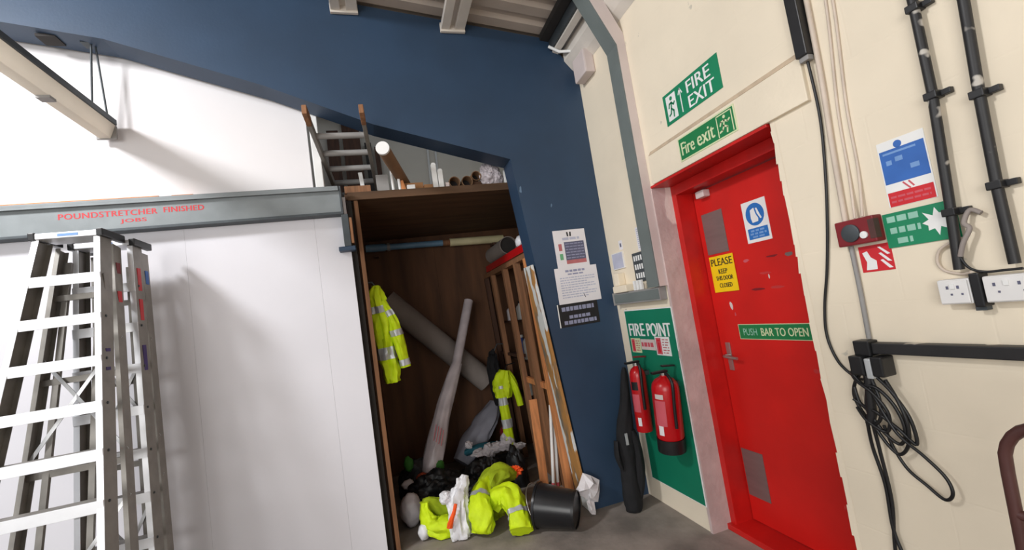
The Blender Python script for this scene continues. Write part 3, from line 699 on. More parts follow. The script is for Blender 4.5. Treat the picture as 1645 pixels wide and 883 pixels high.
# hi-vis vest hanging from the rack studs
hv = thing('hivis_vest', 'green yellow hi-vis vest hanging from a rack stud', 'vest', (1.1, 4.3, 0.25))
pv = [(1.06, 4.30, 0.96), (1.03, 4.30, 0.84), (1.01, 4.30, 0.70)]
loft(pv, [(0.05, 0.05), (0.105, 0.07), (0.075, 0.05)], 6, 0.3, up=(0, 1, 0)).build('body', 'hivis', hv)
ps = [(1.00, 4.28, 0.82), (1.0, 4.27, 0.66), (1.0, 4.26, 0.45), (1.0, 4.26, 0.24)]
rs_ = [(0.035, 0.03), (0.045, 0.03), (0.046, 0.03), (0.046, 0.03)]
loft(ps, rs_, 7, 0.2, up=(0, 1, 0)).build('front_panel', 'hivis', hv)
band(hv, ps, rs_, 7, 0.2, (0.02, 0.10), (0, 1, 0)); band(hv, ps, rs_, 7, 0.2, (0.28, 0.40), (0, 1, 0)); band(hv, ps, rs_, 7, 0.2, (0.62, 0.74), (0, 1, 0))
pq = [(1.08, 4.30, 0.94), (1.14, 4.28, 0.80), (1.165, 4.27, 0.60)]
loft(pq, [(0.03, 0.03), (0.035, 0.03), (0.03, 0.03)], 9, 0.2, up=(0, 1, 0)).build('shoulder_strap', 'hivis', hv)
MB().tube([(1.065, 4.30, 0.95), (1.09, 4.32, 1.0), (1.20, 4.4, 1.0)], 0.006, 8).build('string', 'black_cloth', hv)

# ================================================================== ON THE STORE FLOOR
bh = thing('bin_bag', 'large dark heap of black bin bags on the store floor', 'bin bag', (0.45, 4.1, 0))
blob((0.25, 3.98, 0.08), (0.27, 0.22, 0.20), 1, 0.32, 2.2, 5, minz=0.001).build('bag', 'black_bag', bh)
tag(blob((0.68, 3.98, 0.08), (0.20, 0.20, 0.20), 2, 0.32, 2.4, 5, minz=0.001).build('bin_bag', 'black_bag'), 'crumpled black bin bag on the store floor behind the orange rag', 'bin bag')
tag(blob((0.40, 3.72, 0.07), (0.30, 0.17, 0.15), 6, 0.32, 2.6, 5, minz=0.001).build('bin_bag', 'black_bag'), 'low flat black bin bag directly behind the white plastic bag', 'bin bag')
tag(blob((0.80, 4.29, 0.07), (0.34, 0.10, 0.12), 44, 0.2, 2.4, 4, minz=0.001).build('grey_cloth', 'black_cloth'), 'dark cloth heap under the row of crumpled papers', 'cloth')
tag(blob((0.12, 4.32, 0.10), (0.19, 0.10, 0.22), 45, 0.25, 2.4, 4, minz=0.001).build('bin_bag', 'black_bag'), 'black bin bag behind the foot of the wrapped tube', 'bin bag')
tag(blob((0.96, 3.97, 0.09), (0.10, 0.13, 0.24), 9, 0.25, 2.4, 4, minz=0.001).build('bin_bag', 'black_bag'), 'small black bin bag at the foot of the rack studs', 'bin bag')
ws = thing('white_sack', 'big pale sack slumped against the store back wall', 'sack', (0.85, 4.7, 0))
loft([(0.56, 4.60, 0.10), (0.72, 4.66, 0.26), (0.90, 4.72, 0.44), (1.02, 4.76, 0.58)], [(0.12, 0.08), (0.17, 0.10), (0.16, 0.09), (0.08, 0.05)], 12, 0.14, minz=0.001).build('sack', 'sack_grey', ws)
tag(loft([(0.60, 4.48, 0.22), (0.74, 4.42, 0.25), (0.90, 4.40, 0.24), (1.0, 4.42, 0.26)], [(0.05, 0.03), (0.07, 0.04), (0.07, 0.04), (0.03, 0.02)], 3, 0.25).build('teal_cloth', 'teal'), 'dark teal cloth lying across the pale sack', 'cloth')
tag(blob((1.0, 4.42, 0.34), (0.05, 0.06, 0.07), 4, 0.2, 2, 3).build('red_cloth', 'red_dark'), 'small dark red cloth wedged beside the pale sack', 'cloth')
for i, (x, y, z, s_) in enumerate(((0.70, 4.30, 0.24, 0.065), (0.79, 4.29, 0.22, 0.07), (0.88, 4.28, 0.26, 0.075), (0.98, 4.27, 0.27, 0.08), (1.07, 4.22, 0.24, 0.055), (0.62, 4.33, 0.31, 0.04))):
    lb = ['leftmost crumpled white paper in the row before the pale sack', 'second crumpled white paper from the left before the pale sack', 'middle crumpled white paper in the row before the pale sack',
          'large bright crumpled paper under the hanging hi-vis vest', 'small crumpled paper at the foot of the rack below the vest', 'tiny white paper scrap on top of the black bags'][i]
    tag(blob((x, y, z+0.02*(i % 2)), (s_*(1.25, 0.9, 1.35, 1.0, 1.3, 1.0)[i], s_*0.8, s_*(0.6, 1.0, 0.65, 1.15, 0.7, 0.9)[i]), 20+i, 0.6, 1.7, 3, minz=0.001).build('crumpled_paper', 'sheet_white', smooth=False), lb, 'paper', 'crumpled papers before the sack')
tag(blob((0.05, 4.27, 0.30), (0.045, 0.05, 0.07), 31, 0.25, 2.2, 3).build('green_cloth', 'cloth_green'), 'green rag on the left of the wrapped tube foot', 'cloth')
tag(blob((0.31, 4.22, 0.24), (0.05, 0.05, 0.06), 32, 0.25, 2.2, 3).build('green_cloth', 'cloth_green'), 'green rag on the right of the wrapped tube foot', 'cloth')
tag(blob((0.145, 4.13, 0.20), (0.055, 0.045, 0.045), 33, 0.3, 2.2, 3).build('orange_rag', 'orange_dull'), 'dull orange rag at the foot of the wrapped tube', 'cloth')
tag(blob((0.02, 4.05, 0.20), (0.06, 0.05, 0.04), 35, 0.3, 2.2, 3).build('pale_scrap', 'sheet_white'), 'pale scrap beside the black bags near plywood panel', 'scrap')
tag(blob((0.02, 3.70, 0.125), (0.085, 0.10, 0.125), 14, 0.10, 2.0, 4, minz=0.001).build('white_bundle', 'sheet_white'), 'round white bundle on the floor beside the plywood panel', 'bundle')

# hi-vis clothes on the floor in front
h1 = thing('hivis_trousers', 'folded yellow hi-vis garment on the floor left of the white bag', 'clothing', (0.2, 3.4, 0))
loft([(0.11, 3.44, 0.25), (0.12, 3.43, 0.14), (0.17, 3.40, 0.075), (0.28, 3.38, 0.065), (0.36, 3.40, 0.06)], [(0.02, 0.04), (0.04, 0.06), (0.07, 0.075), (0.075, 0.07), (0.04, 0.05)], 3, 0.28, minz=0.001).build('leg', 'hivis', h1)
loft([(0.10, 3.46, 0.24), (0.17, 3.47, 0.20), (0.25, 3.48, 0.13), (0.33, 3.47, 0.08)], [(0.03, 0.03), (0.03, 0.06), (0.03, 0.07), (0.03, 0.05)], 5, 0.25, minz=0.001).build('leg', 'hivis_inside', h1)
blob((0.085, 3.42, 0.06), (0.045, 0.05, 0.058), 7, 0.2, 2, 3, minz=0.001).build('white_cuff', 'plastic_white', h1)
wb = thing('plastic_bag', 'crumpled white plastic bag standing between the yellow garments', 'bag', (0.33, 3.35, 0))
loft([(0.33, 3.30, 0.005), (0.33, 3.31, 0.13), (0.35, 3.34, 0.24), (0.39, 3.37, 0.31), (0.425, 3.38, 0.385)], [(0.075, 0.06), (0.075, 0.06), (0.075, 0.055), (0.055, 0.04), (0.025, 0.015)], 4, 0.38, up=(0, 1, 0), freq=4, minz=0.001).build('body', 'plastic_white', wb)
blob((0.265, 3.36, 0.27), (0.05, 0.045, 0.05), 17, 0.3, 2.4, 4).build('knot', 'plastic_white', wb)
loft([(0.36, 3.36, 0.28), (0.365, 3.365, 0.34), (0.37, 3.37, 0.38)], [(0.022, 0.015), (0.018, 0.012), (0.012, 0.008)], 8, 0.3, up=(0, 1, 0)).build('handle', 'plastic_white', wb)
ot = loft([(0.315, 3.235, 0.26), (0.29, 3.225, 0.20), (0.265, 3.235, 0.15), (0.255, 3.245, 0.11)], [(0.012, 0.007), (0.013, 0.008), (0.018, 0.010), (0.024, 0.012)], 2, 0.2, up=(0, 1, 0))
ot.build('orange_tie', 'orange', wb)
h2 = thing('hivis_jacket', 'yellow hi-vis jacket crumpled on the floor with grey bands', 'jacket', (0.55, 3.3, 0))
p1 = [(0.47, 3.22, 0.03), (0.485, 3.24, 0.11), (0.50, 3.32, 0.19), (0.56, 3.44, 0.24), (0.64, 3.54, 0.27)]
r1 = [(0.075, 0.05), (0.09, 0.085), (0.08, 0.08), (0.06, 0.06), (0.05, 0.05)]
loft(p1, r1, 11, 0.24, minz=0.001).build('sleeve', 'hivis', h2); band(h2, p1, r1, 11, 0.24, (0.55, 0.60), (0, 0, 1))
p2 = [(0.59, 3.34, 0.13), (0.66, 3.32, 0.20), (0.715, 3.24, 0.19), (0.72, 3.12, 0.11), (0.70, 3.04, 0.05)]
r2 = [(0.06, 0.06), (0.085, 0.085), (0.09, 0.08), (0.08, 0.07), (0.085, 0.055)]
loft(p2, r2, 13, 0.24, minz=0.001).build('sleeve', 'hivis', h2); band(h2, p2, r2, 13, 0.24, (0.70, 0.77), (0, 0, 1))
p3 = [(0.55, 3.46, 0.16), (0.64, 3.52, 0.24), (0.75, 3.56, 0.26), (0.84, 3.58, 0.22)]
r3 = [(0.10, 0.08), (0.11, 0.10), (0.09, 0.08), (0.04, 0.035)]
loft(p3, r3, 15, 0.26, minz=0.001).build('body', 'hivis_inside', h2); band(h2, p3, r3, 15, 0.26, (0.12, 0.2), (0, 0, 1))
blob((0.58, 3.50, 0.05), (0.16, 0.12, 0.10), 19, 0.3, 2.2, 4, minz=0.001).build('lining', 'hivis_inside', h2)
tag(blob((0.855, 3.60, 0.24), (0.06, 0.045, 0.05), 27, 0.7, 2.6, 4).build('orange_rag', 'orange'), 'bright orange rag at the collar of the crumpled jacket', 'cloth')

# black bucket on its side
bk = thing('bucket', 'black plastic bucket lying on its side on the concrete', 'bucket', (0.95, 3.08, 0))
A = Vector((0.865, 3.12, 0.153)); Bv = Vector((1.085, 2.955, 0.124)); ax = (Bv-A).normalized()
mk = Matrix.Translation(A) @ ax.to_track_quat('Z', 'Y').to_matrix().to_4x4(); Lb = (Bv-A).length
MB().lathe([(0.142, 0.0), (0.146, 0.0), (0.118, Lb), (0.0001, Lb), (0.0001, Lb-0.006), (0.112, Lb-0.006), (0.138, 0.004)], 40, mk).build('body', 'black_gloss', bk)
MB().lathe([(0.146, 0.0), (0.152, 0.0), (0.152, 0.016), (0.1445, 0.016)], 40, mk).build('rim', 'black_gloss', bk)
MB().lathe([(0.119, Lb-0.012), (0.1225, Lb-0.012), (0.1195, Lb+0.006), (0.112, Lb+0.006)], 40, mk).build('base_ring', 'black_plastic', bk)
hp = [mk @ Vector((0.15*math.cos(a), 0.15*math.sin(a)*0.2+0.10*math.sin(a), -0.06*math.sin(a))) for a in [math.pi*k/16 for k in range(17)]]
MB().tube(hp, 0.003, 8).build('handle', 'steel', bk)
pp = thing('crumpled_bag', 'crumpled white paper bag beside the black bucket at the blue wall', 'paper bag', (1.2, 3.05, 0))
def facet(c, outline, front, back, name):
    n = len(outline); vs = [(c[0]+x, c[1]+dy, c[2]+z) for x, z, dy in outline]+[(c[0]+front[0], c[1]-front[2], c[2]+front[1]), (c[0]-0.01, c[1]+back, c[2])]
    vs += [(c[0]+x*0.55+0.012*math.sin(5*k), c[1]+dy-front[2]*(0.45+0.5*(k % 2)), c[2]+z*0.55) for k, (x, z, dy) in enumerate(outline)]
    fs = [(i, (i+1) % n, n+1) for i in range(n)]+[(i, n+2+i, n+2+(i+1) % n, (i+1) % n) for i in range(n)]+[(n+2+i, n, n+2+(i+1) % n) for i in range(n)]
    MB().add(vs, fs).build(name, 'paper', pp, smooth=False)
facet((1.235, 3.05, 0.19), [(-0.115, 0.0, 0), (-0.075, 0.045, -0.01), (-0.02, 0.115, 0.01), (0.035, 0.085, 0), (0.10, 0.035, 0.01), (0.085, -0.03, 0), (0.055, -0.10, -0.01), (0.0, -0.095, 0.01), (-0.045, -0.045, 0)], (-0.01, 0.02, 0.05), 0.05, 'bag')
facet((1.235, 3.05, 0.06), [(-0.03, 0.05, 0), (0.0, 0.062, 0), (0.03, 0.04, 0), (0.025, -0.055, 0), (-0.005, -0.045, 0), (-0.02, -0.02, 0)], (0.0, 0.0, 0.02), 0.02, 'twisted_end')

# black long bag in the corner
cb = thing('tripod_bag', 'long black fabric carry bag standing in the corner below the fire point', 'bag', (1.5, 2.96, 0))
pc = [(1.515, 2.955, 0.0), (1.52, 2.96, 0.06), (1.535, 2.965, 0.30), (1.55, 2.97, 0.50), (1.60, 2.985, 0.72), (1.635, 2.995, 0.92), (1.645, 3.0, 0.985)]
rc_ = [(0.055, 0.05), (0.066, 0.06), (0.062, 0.058), (0.068, 0.06), (0.042, 0.04), (0.026, 0.026), (0.012, 0.012)]
loft(pc, rc_, 21, 0.12, up=(0, 1, 0), minz=0.001).build('body', 'black_cloth', cb)
loft([(1.46, 2.95, 0.50), (1.445, 2.94, 0.40), (1.47, 2.945, 0.30)], [(0.012, 0.02), (0.014, 0.03), (0.01, 0.02)], 3, 0.2, up=(0, 1, 0)).build('strap', 'black_cloth', cb)
loft([(1.585, 2.94, 0.55), (1.605, 2.93, 0.42), (1.59, 2.93, 0.22), (1.565, 2.935, 0.08)], [(0.03, 0.03), (0.035, 0.035), (0.035, 0.035), (0.02, 0.02)], 5, 0.15, up=(0, 1, 0)).build('side_shade', 'black_cloth', cb)  # black lobe standing in for the shadow right of the bag
MB().box((1.512, 2.897, 0.47), (1.530, 2.905, 0.55)).build('label_patch', 'reflective', cb)

# ================================================================== ON TOP OF THE STORE
SZ = 2.536
sl2 = thing('pole_ladder', 'grey pole ladder with brown tips sticking out from the store top', 'ladder', (-0.13, 3.8, SZ))
def LP(side, y): 
    t = (y-2.85)/(3.7-2.85); return Vector(((-0.315+0.055*t) if side < 0 else (0.02+0.045*t), y, 2.93-0.185*t))
for sd in (-1, 1):
    so = MB().bar(LP(sd, 2.95), LP(sd, 4.62), 0.026, 0.062, (1, 0, 0)).build('stile', 'ladder_grey', sl2, bevel=0.003)
    MB().bar(LP(sd, 2.83), LP(sd, 2.955), 0.03, 0.066, (1, 0, 0)).build('brown_tip', 'timber_dull', so, bevel=0.004)
for k in range(8):
    y = 3.10+0.2*k; a, b = LP(-1, y), LP(1, y)
    MB().tube([a+Vector((0.008, 0, 0)), b-Vector((0.008, 0, 0))], 0.021, 12).build('rung', 'grey_pvc', sl2)
tag(MB().box((-0.28, 4.25, SZ), (0.08, 4.42, 2.568)).build('timber_block', 'timber_dark'), 'dark timber block under the far end of the pole ladder', 'block')
tag(MB().box((-0.165, 3.35, 2.546), (0.02, 3.45, 2.60)).build('timber_block', 'timber_dull', bevel=0.003), 'brown timber block at the end of the steel beam under the ladder', 'block')
ct = thing('cardboard_tube', 'brown cardboard tube with white end cap poking out above the store', 'tube', (0.22, 3.4, SZ))
MB().tube([(0.125, 2.92, 2.70), (0.385, 4.0, 2.665)], 0.043, 20).build('tube', 'cardboard', ct)
MB().tube([(0.1215, 2.905, 2.7005), (0.1265, 2.926, 2.6998)], 0.0445, 20).build('end_cap', 'sign_white', ct)
tag(MB().box((0.235, 3.46, SZ), (0.42, 3.72, 2.632)).build('carton', 'carton', bevel=0.003), 'small brown carton supporting the capped cardboard tube', 'carton')
tag(MB().box((0.42, 3.42, SZ), (0.50, 3.66, 2.60)).build('carton', 'carton', bevel=0.003), 'low tan carton beside the white trunking lengths', 'carton')
ar = thing('white_arch', 'white plastic arch shaped moulding standing on the store top', 'moulding', (0.21, 3.38, SZ))
pts = [(0.185, 3.39, SZ), (0.182, 3.39, 2.66)]+[(0.205-0.023*math.cos(a), 3.39, 2.70+0.025*math.sin(a)) for a in [math.pi*k/8 for k in range(9)]]+[(0.23, 3.39, 2.66), (0.235, 3.39, SZ)]
MB().tube(pts, 0.011, 10).build('moulding', 'sign_white', ar)
tag(MB().box((0.065, 3.40, SZ), (0.155, 3.412, 2.69)).build('plastic_sheet', 'grey_pvc', bevel=0.001), 'small pale plastic sheet standing behind the pole ladder stile', 'sheet')
tag(MB().bar((-0.03, 3.50, SZ), (-0.045, 3.53, 2.76), 0.03, 0.012, (1, 0, 0)).build('white_strip', 'sign_white', bevel=0.002), 'short white strip standing behind the ladder rungs', 'strip')
tag(MB().bar((0.265, 3.40, SZ), (0.245, 3.42, 2.63), 0.035, 0.05, (1, 0, 0)).build('wood_offcut', 'timber', bevel=0.002), 'pale timber offcut standing before the cardboard tube', 'offcut')
tag(MB().box((0.285, 3.355, SZ), (0.345, 3.40, 2.585)).build('white_block', 'sign_white', bevel=0.003), 'small white block under the cardboard tube', 'block')
for x, zt, lb in ((0.505, 2.735, 'taller of the two white trunking lengths pointing out over the store'), (0.55, 2.685, 'shorter of the two white trunking lengths pointing out over the store')):
    t = thing('white_trunking', lb, 'trunking', (x, 3.36, SZ))
    MB().box((x-0.020, 3.36, SZ), (x+0.018, 3.39, zt)).build('body', 'sign_white', t, bevel=0.002)
    MB().tube([(x, 3.362, zt-0.002), (x, 3.39, zt-0.002)], 0.019, 16).build('rounded_end', 'sign_white', t)
tag(MB().box((0.582, 3.37, SZ), (0.612, 3.42, 2.59)).build('small_box', 'pink_white', bevel=0.002), 'small pinkish box between trunking and cardboard tubes', 'box')
for i, (x, z, r) in enumerate(((0.655, 2.589, 0.045), (0.757, 2.589, 0.045), (0.843, 2.640, 0.040))):
    t = thing('open_tube', ['leftmost open brown tube end on the store top', 'middle open brown tube end on the store top', 'raised open brown tube beside the clear plastic bag'][i], 'tube', (x, 3.36, SZ), group='open cardboard tubes on the store')
    m4 = Matrix.Translation((x, 3.37+0.03*(i == 2), z)) @ Matrix.Rotation(-math.pi/2, 4, 'X')
    MB().lathe([(r-0.005, 0.9), (r-0.005, 0), (r, 0), (r, 0.9), (r-0.005, 0.9)], 24, m4).build('tube', 'cardboard', t)
    MB().lathe([(0.0001, 0.10), (r-0.0055, 0.10), (r-0.0055, 0.11), (0.0001, 0.11)], 24, m4).build('bore_shade', 'dark_gap', t)  # dark disc set inside the bore as painted shade
tag(MB().box((0.80, 3.42, SZ), (0.884, 3.8, 2.598)).build('carton', 'cardboard_dark', bevel=0.003), 'dark carton under the raised brown tube', 'carton')
tag(blob((0.975, 3.45, 2.635), (0.10, 0.08, 0.12), 51, 0.30, 2.2, 5, minz=SZ).build('clear_bag', 'wrap_plastic'), 'crumpled clear plastic bag on the store top by the blue column', 'bag')
tag(MB().box((1.068, 3.38, SZ), (1.115, 3.40, 2.665)).build('white_offcut', 'sign_white', bevel=0.004), 'small white board offcut in the corner of the store top', 'offcut')
for i, (x0, x1, y0, z1, m) in enumerate(((-0.36, -0.24, 4.86, 3.75, 'timber_dark'), (-0.20, -0.02, 4.90, 3.85, 'timber_dark'), (0.02, 0.09, 4.88, 3.6, 'dark_gap'), (0.12, 0.17, 4.9, 3.55, 'timber_dark'))):
    tag(MB().bar(((x0+x1)/2, y0-0.12, SZ), ((x0+x1)/2, 4.975, z1), x1-x0, 0.025, (1, 0, 0)).build('stored_board', m, bevel=0.002),
        ['dark brown board standing behind the white post', 'wide brown board standing behind the ladder rungs', 'black narrow board standing behind the ladder rungs', 'thin dark board standing behind the ladder right stile'][i], 'board', 'boards behind the pole ladder')
vp = thing('wall_conduit', 'pale vertical conduit pair on the back wall above the store', 'conduit', (0.74, 4.98, SZ))
for x in (0.70, 0.79): MB().tube([(x-0.02, 4.985, SZ), (x+0.02, 4.985, 4.0)], 0.014, 10).build('conduit', 'sign_white', vp)

# ================================================================== RIGHT WALL: COLUMN, TRUNKING AND CARDS
co = thing('steel_column', 'grey faced boxed column rising beside the door and bending towards the roof', 'column', (1.7, 2.52, 1.5))
MB().prism([(1.687, 1.535), (1.687, 3.16), (1.455, 3.645), (1.56, 3.645), (XR-0.001, 3.24), (XR-0.001, 1.535)], 2.44, 2.57, 'y').build('casing', 'pink_white', co)
MB().prism([(1.680, 1.535), (1.680, 3.158), (1.448, 3.645), (1.455, 3.645), (1.6868, 3.162), (1.6868, 1.535)], 2.442, 2.568, 'y').build('grey_cover', 'grey_trunk', co)
tk = thing('cable_trunking', 'grey horizontal trunking above the green fire point board', 'trunking', (1.72, 2.78, 1.45))
MB().box((1.695, 2.47, 1.447), (XR, 3.05, 1.533)).build('body', 'grey_pvc', tk, bevel=0.003)
MB().box((1.691, 2.475, 1.458), (1.6952, 3.045, 1.522)).build('lid', 'grey_trunk', tk, bevel=0.001)
MB().box((1.69, 3.05, 1.443), (XR, 3.07, 1.537)).build('end_cap', 'grey_pvc', tk, bevel=0.003)
lb = thing('cream_box', 'small cream moulded box sitting on the grey trunking in the corner', 'box', (1.71, 2.93, 1.534))
MB().box((1.675, 2.83, 1.534), (XR, 3.02, 1.585)).build('body', 'cream_smooth', lb, bevel=0.008)
MB().box((1.69, 2.94, 1.585), (XR, 3.01, 1.68)).build('riser', 'cream_smooth', lb, bevel=0.008)
for y in (2.70, 2.74, 2.66): MB().box((1.69, y-0.012, 1.534), (1.705, y+0.012, 1.60)).build('clip', 'sign_white', lb)
s = Sign('switch_plate', 'pale blue square cover plate on the cream wall in the corner', 'plate', 'right', (XR, 2.985, 1.775), 0.165, 0.125, 'socket_white', 0.012)
s.rects('blue_face', [(0.05, 0.05, 0.95, 0.95)], 'blue_pale' if False else 'print_faint', 1)
s = Sign('small_card', 'tiny white card with black mark above the cover plate', 'card', 'right', (XR, 2.925, 1.885), 0.05, 0.07, 'paper', 0.002)
s.rects('mark', [(0.3, 0.3, 0.7, 0.7)], 'print_slate')
s = Sign('switch_bank', 'dark switch label plate with three rows of white dashes beside the column', 'switch plate', 'right', (XR, 2.715, 1.692), 0.14, 0.205, 'galv_dark', 0.01)
s.rects('white_switch', [(0.12+0.2*i, 0.10+0.30*j, 0.24+0.2*i, 0.28+0.30*j) for i in range(4) for j in range(3)], 'sign_white', 2)
s = Sign('wall_label', 'narrow white label with faint print above the dark switch plate', 'label', 'right', (XR, 2.665, 1.885), 0.075, 0.165, 'paper', 0.002)
s.words('small_print', [(0.15, 0.08+0.085*k, 0.85, 0.12+0.085*k) for k in range(10)], 'print_faint', 1, 3, 0.05, 0.2, 0.4)
jb = thing('junction_box', 'cream junction box with pipe high in the corner under the eaves', 'junction box', (1.70, 2.94, 3.2))
MB().box((1.665, 2.85, 3.215), (XR, 3.045, 3.40)).build('box', 'pink_white', jb, bevel=0.012)
MB().tube([(1.70, 2.95, 3.40), (1.69, 2.97, 3.44), (1.66, 3.0, 3.47), (1.58, 3.06, 3.50), (1.51, 3.09, 3.56)], 0.012, 8).build('pipe', 'sign_white', jb)
cw = [(XR-0.008, 2.10, 3.45), (XR-0.008, 2.05, 3.30), (XR-0.008, 1.98, 3.16), (XR-0.008, 1.88, 3.12), (XR-0.008, 1.80, 3.16), (XR-0.008, 1.74, 3.30)]
tag(MB().tube(catmull(cw, 6), 0.007, 8).build('painted_cable', 'cream_smooth'), 'cream painted loop of cable high on the wall above the exit sign', 'cable')

# ------------------------------------------------------------------ fire point
s = Sign('fire_point_board', 'tall green fire point board with white lettering on the cream wall', 'board', 'right', (XR, 2.735, 0.775), 0.585, 1.245, 'sign_white', 0.008)
s.rects('green_face', [(0.010, 0.006, 0.985, 0.996)], 'green_board', 1)
s.text([('FIRE', 0.06, 0.082, 0.40, 0.155), ('POINT', 0.46, 0.082, 0.92, 0.155)], 'sign_white', bold=0.004)
BX2 = XR-0.0085
s = Sign('extinguisher_sign', 'small cream extinguisher sign on the left under fire point lettering', 'sign', 'right', (BX2, 2.93, 1.135), 0.125, 0.105, 'lum_cream', 0.003)
s.rects('red_panel', [(0.08, 0.06, 0.42, 0.94)], 'red_faded'); s.rects('extinguisher_symbol', [(0.20, 0.30, 0.32, 0.85), (0.18, 0.18, 0.36, 0.26)], 'red_print', 2)
s.words('small_print', [(0.5, 0.15+0.16*k, 0.92, 0.22+0.16*k) for k in range(5)], 'print_pink', 1, 5, 0.06, 0.1, 0.3)
s = Sign('extinguisher_sign', 'long pale pink strip sign between the two extinguisher signs', 'sign', 'right', (BX2, 2.775, 1.145), 0.175, 0.075, 'pink_white', 0.0025)
s.words('small_print', [(0.05, 0.30, 0.95, 0.70)], 'red_faded', 1, 8, 0.05, 0.12, 0.22)
s = Sign('extinguisher_sign', 'small white extinguisher sign on the right under fire point lettering', 'sign', 'right', (BX2, 2.60, 1.14), 0.16, 0.125, 'sign_white', 0.003)
s.rects('red_panel', [(0.06, 0.06, 0.42, 0.94)], 'red_faded'); s.rects('extinguisher_symbol', [(0.18, 0.30, 0.32, 0.85), (0.15, 0.16, 0.36, 0.25)], 'red_print', 2)
s.words('small_print', [(0.5, 0.12+0.14*k, 0.92, 0.18+0.14*k) for k in range(6)], 'print_pink', 1, 9, 0.06, 0.1, 0.3)

def extinguisher(label, x, y, z0, r, h, base_black, tilt, patch):
    t = thing('fire_extinguisher', label, 'fire extinguisher', (x, y, z0))
    m = Matrix.Translation((x, y, z0)) @ Matrix.Rotation(tilt, 4, 'X')
    def L(pr, name, mat): return MB().lathe(pr, 32, m).build(name, mat, t)
    zb = 0.085 if base_black else 0.0
    if base_black: L([(0.0001, 0), (r*1.01, 0.0), (r*1.02, 0.01), (r*1.02, zb), (r*0.98, zb)], 'base', 'black_plastic')
    L([(0.0001, zb+0.001), (r*0.96, zb+0.001), (r, zb+0.012), (r, h*0.80), (r*0.93, h*0.86), (r*0.72, h*0.91), (r*0.36, h*0.945), (r*0.28, h*0.955), (r*0.28, h*0.97), (0.0001, h*0.97)], 'cylinder', 'red_gloss')
    hv_ = MB().lathe([(0.0001, h*0.96), (0.022, h*0.96), (0.022, h*1.0), (0.0001, h*1.0)], 16, m).build('valve', 'steel', t)
    MB().box((-0.085, -0.014, h*1.0), (0.025, 0.014, h*1.0+0.014), m).build('carry_handle', 'black_plastic', hv_, bevel=0.003)
    MB().box((-0.075, -0.012, h*1.0+0.032), (0.02, 0.012, h*1.0+0.042), m @ Matrix.Rotation(0.12, 4, 'Y')).build('squeeze_lever', 'black_plastic' if base_black else 'red_dark', hv_, bevel=0.003)
    hs = [m @ Vector(p) for p in ((0.0, -0.02, h*0.985), (-0.01, -0.055, h*0.99), (-0.015, -r*1.05-0.012, h*0.9), (-0.02, -r*1.05-0.014, h*0.6), (-0.02, -r*1.05-0.014, h*0.35))]
    MB().tube(catmull(hs, 6), 0.010, 10).build('hose', 'black_plastic', t)
    # printed panels wrapped on the cylinder, facing the room
    def wrap(name, a0, a1, z0_, z1_, mat):
        n = 10; vs = []
        for i in range(n+1):
            a = a0+(a1-a0)*i/n
            for zz in (z0_, z1_): vs.append(m @ Vector(((r+0.0012)*math.cos(a), (r+0.0012)*math.sin(a), zz)))
        MB().add(vs, [(2*i, 2*i+2, 2*i+3, 2*i+1) for i in range(n)]).build(name, mat, t, smooth=True)
    pi = math.pi
    for (a0, a1, z0_, z1_, mt) in patch: wrap('label_panel', pi+a0, pi+a1, h*z0_, h*z1_, mt)
    MB().box((0.0, -0.02, h*0.80), (XR-x-0.009, 0.02, h*0.86), m).build('wall_hook', 'galv_dark', t)
    return t
extinguisher('slim red fire extinguisher on the left of the fire point board', 1.655, 2.865, 0.55, 0.056, 0.48, False, 0.06,
             [(0.0, 0.9, 0.62, 0.74, 'black_plastic'), (-0.1, 0.9, 0.30, 0.56, 'red_faded'), (0.35, 0.8, 0.10, 0.22, 'paper')])
extinguisher('wide red fire extinguisher with black base on the fire point board', 1.645, 2.555, 0.495, 0.085, 0.50, True, 0.10,
             [(0.0, 0.85, 0.36, 0.68, 'red_faded'), (0.15, 0.55, 0.24, 0.36, 'paper'), (0.1, 0.75, 0.70, 0.76, 'pink_white')])

# ------------------------------------------------------------------ exit signs and door signs
s = Sign('fire_exit_sign', 'large green FIRE EXIT sign with running figure above the lintel', 'sign', 'right', (XR, 1.945, 2.557), 0.455, 0.185, 'green_sign', 0.003)
s.rects('white_panel', [(0.055, 0.10, 0.245, 0.90)], 'sign_white'); running_man(s, 0.07, 0.14, 0.235, 0.88, 'green_sign', 0.010)
s.strokes('arrow', [[(0.335, 0.88), (0.335, 0.16)], [(0.30, 0.30), (0.335, 0.14), (0.37, 0.30)]], 'sign_white', 0.007)
s.text([('FIRE', 0.46, 0.10, 0.86, 0.46), ('EXIT', 0.46, 0.56, 0.90, 0.92)], 'sign_white', bold=0.002)
s = Sign('fire_exit_sign', 'smaller cream bordered Fire exit sign on the lintel over the door', 'sign', 'right', (XR-0.0202, 1.873, 2.283), 0.43, 0.135, 'lum_cream', 0.003)
s.rects('green_face', [(0.02, 0.06, 0.98, 0.94)], 'green_lum'); s.text([('Fire', 0.055, 0.24, 0.30, 0.78), ('exit', 0.36, 0.24, 0.66, 0.78)], 'lum_cream', bold=0.002)
s.strokes('door_outline', [[(0.72, 0.90), (0.72, 0.12), (0.95, 0.12), (0.95, 0.90)]], 'lum_cream', 0.006)
running_man(s, 0.73, 0.16, 0.94, 0.90, 'lum_cream', 0.009, layer=3)
s = Sign('safety_sign', 'white door sign with blue mandatory disc and blue caption', 'sign', 'right', (DX,)+dyz(1.852, 1.798), 0.158*DK, 0.222*DK, 'sign_white', 0.0025)
s.circle('blue_disc', 0.5, 0.34, 0.27, 'blue_sign')
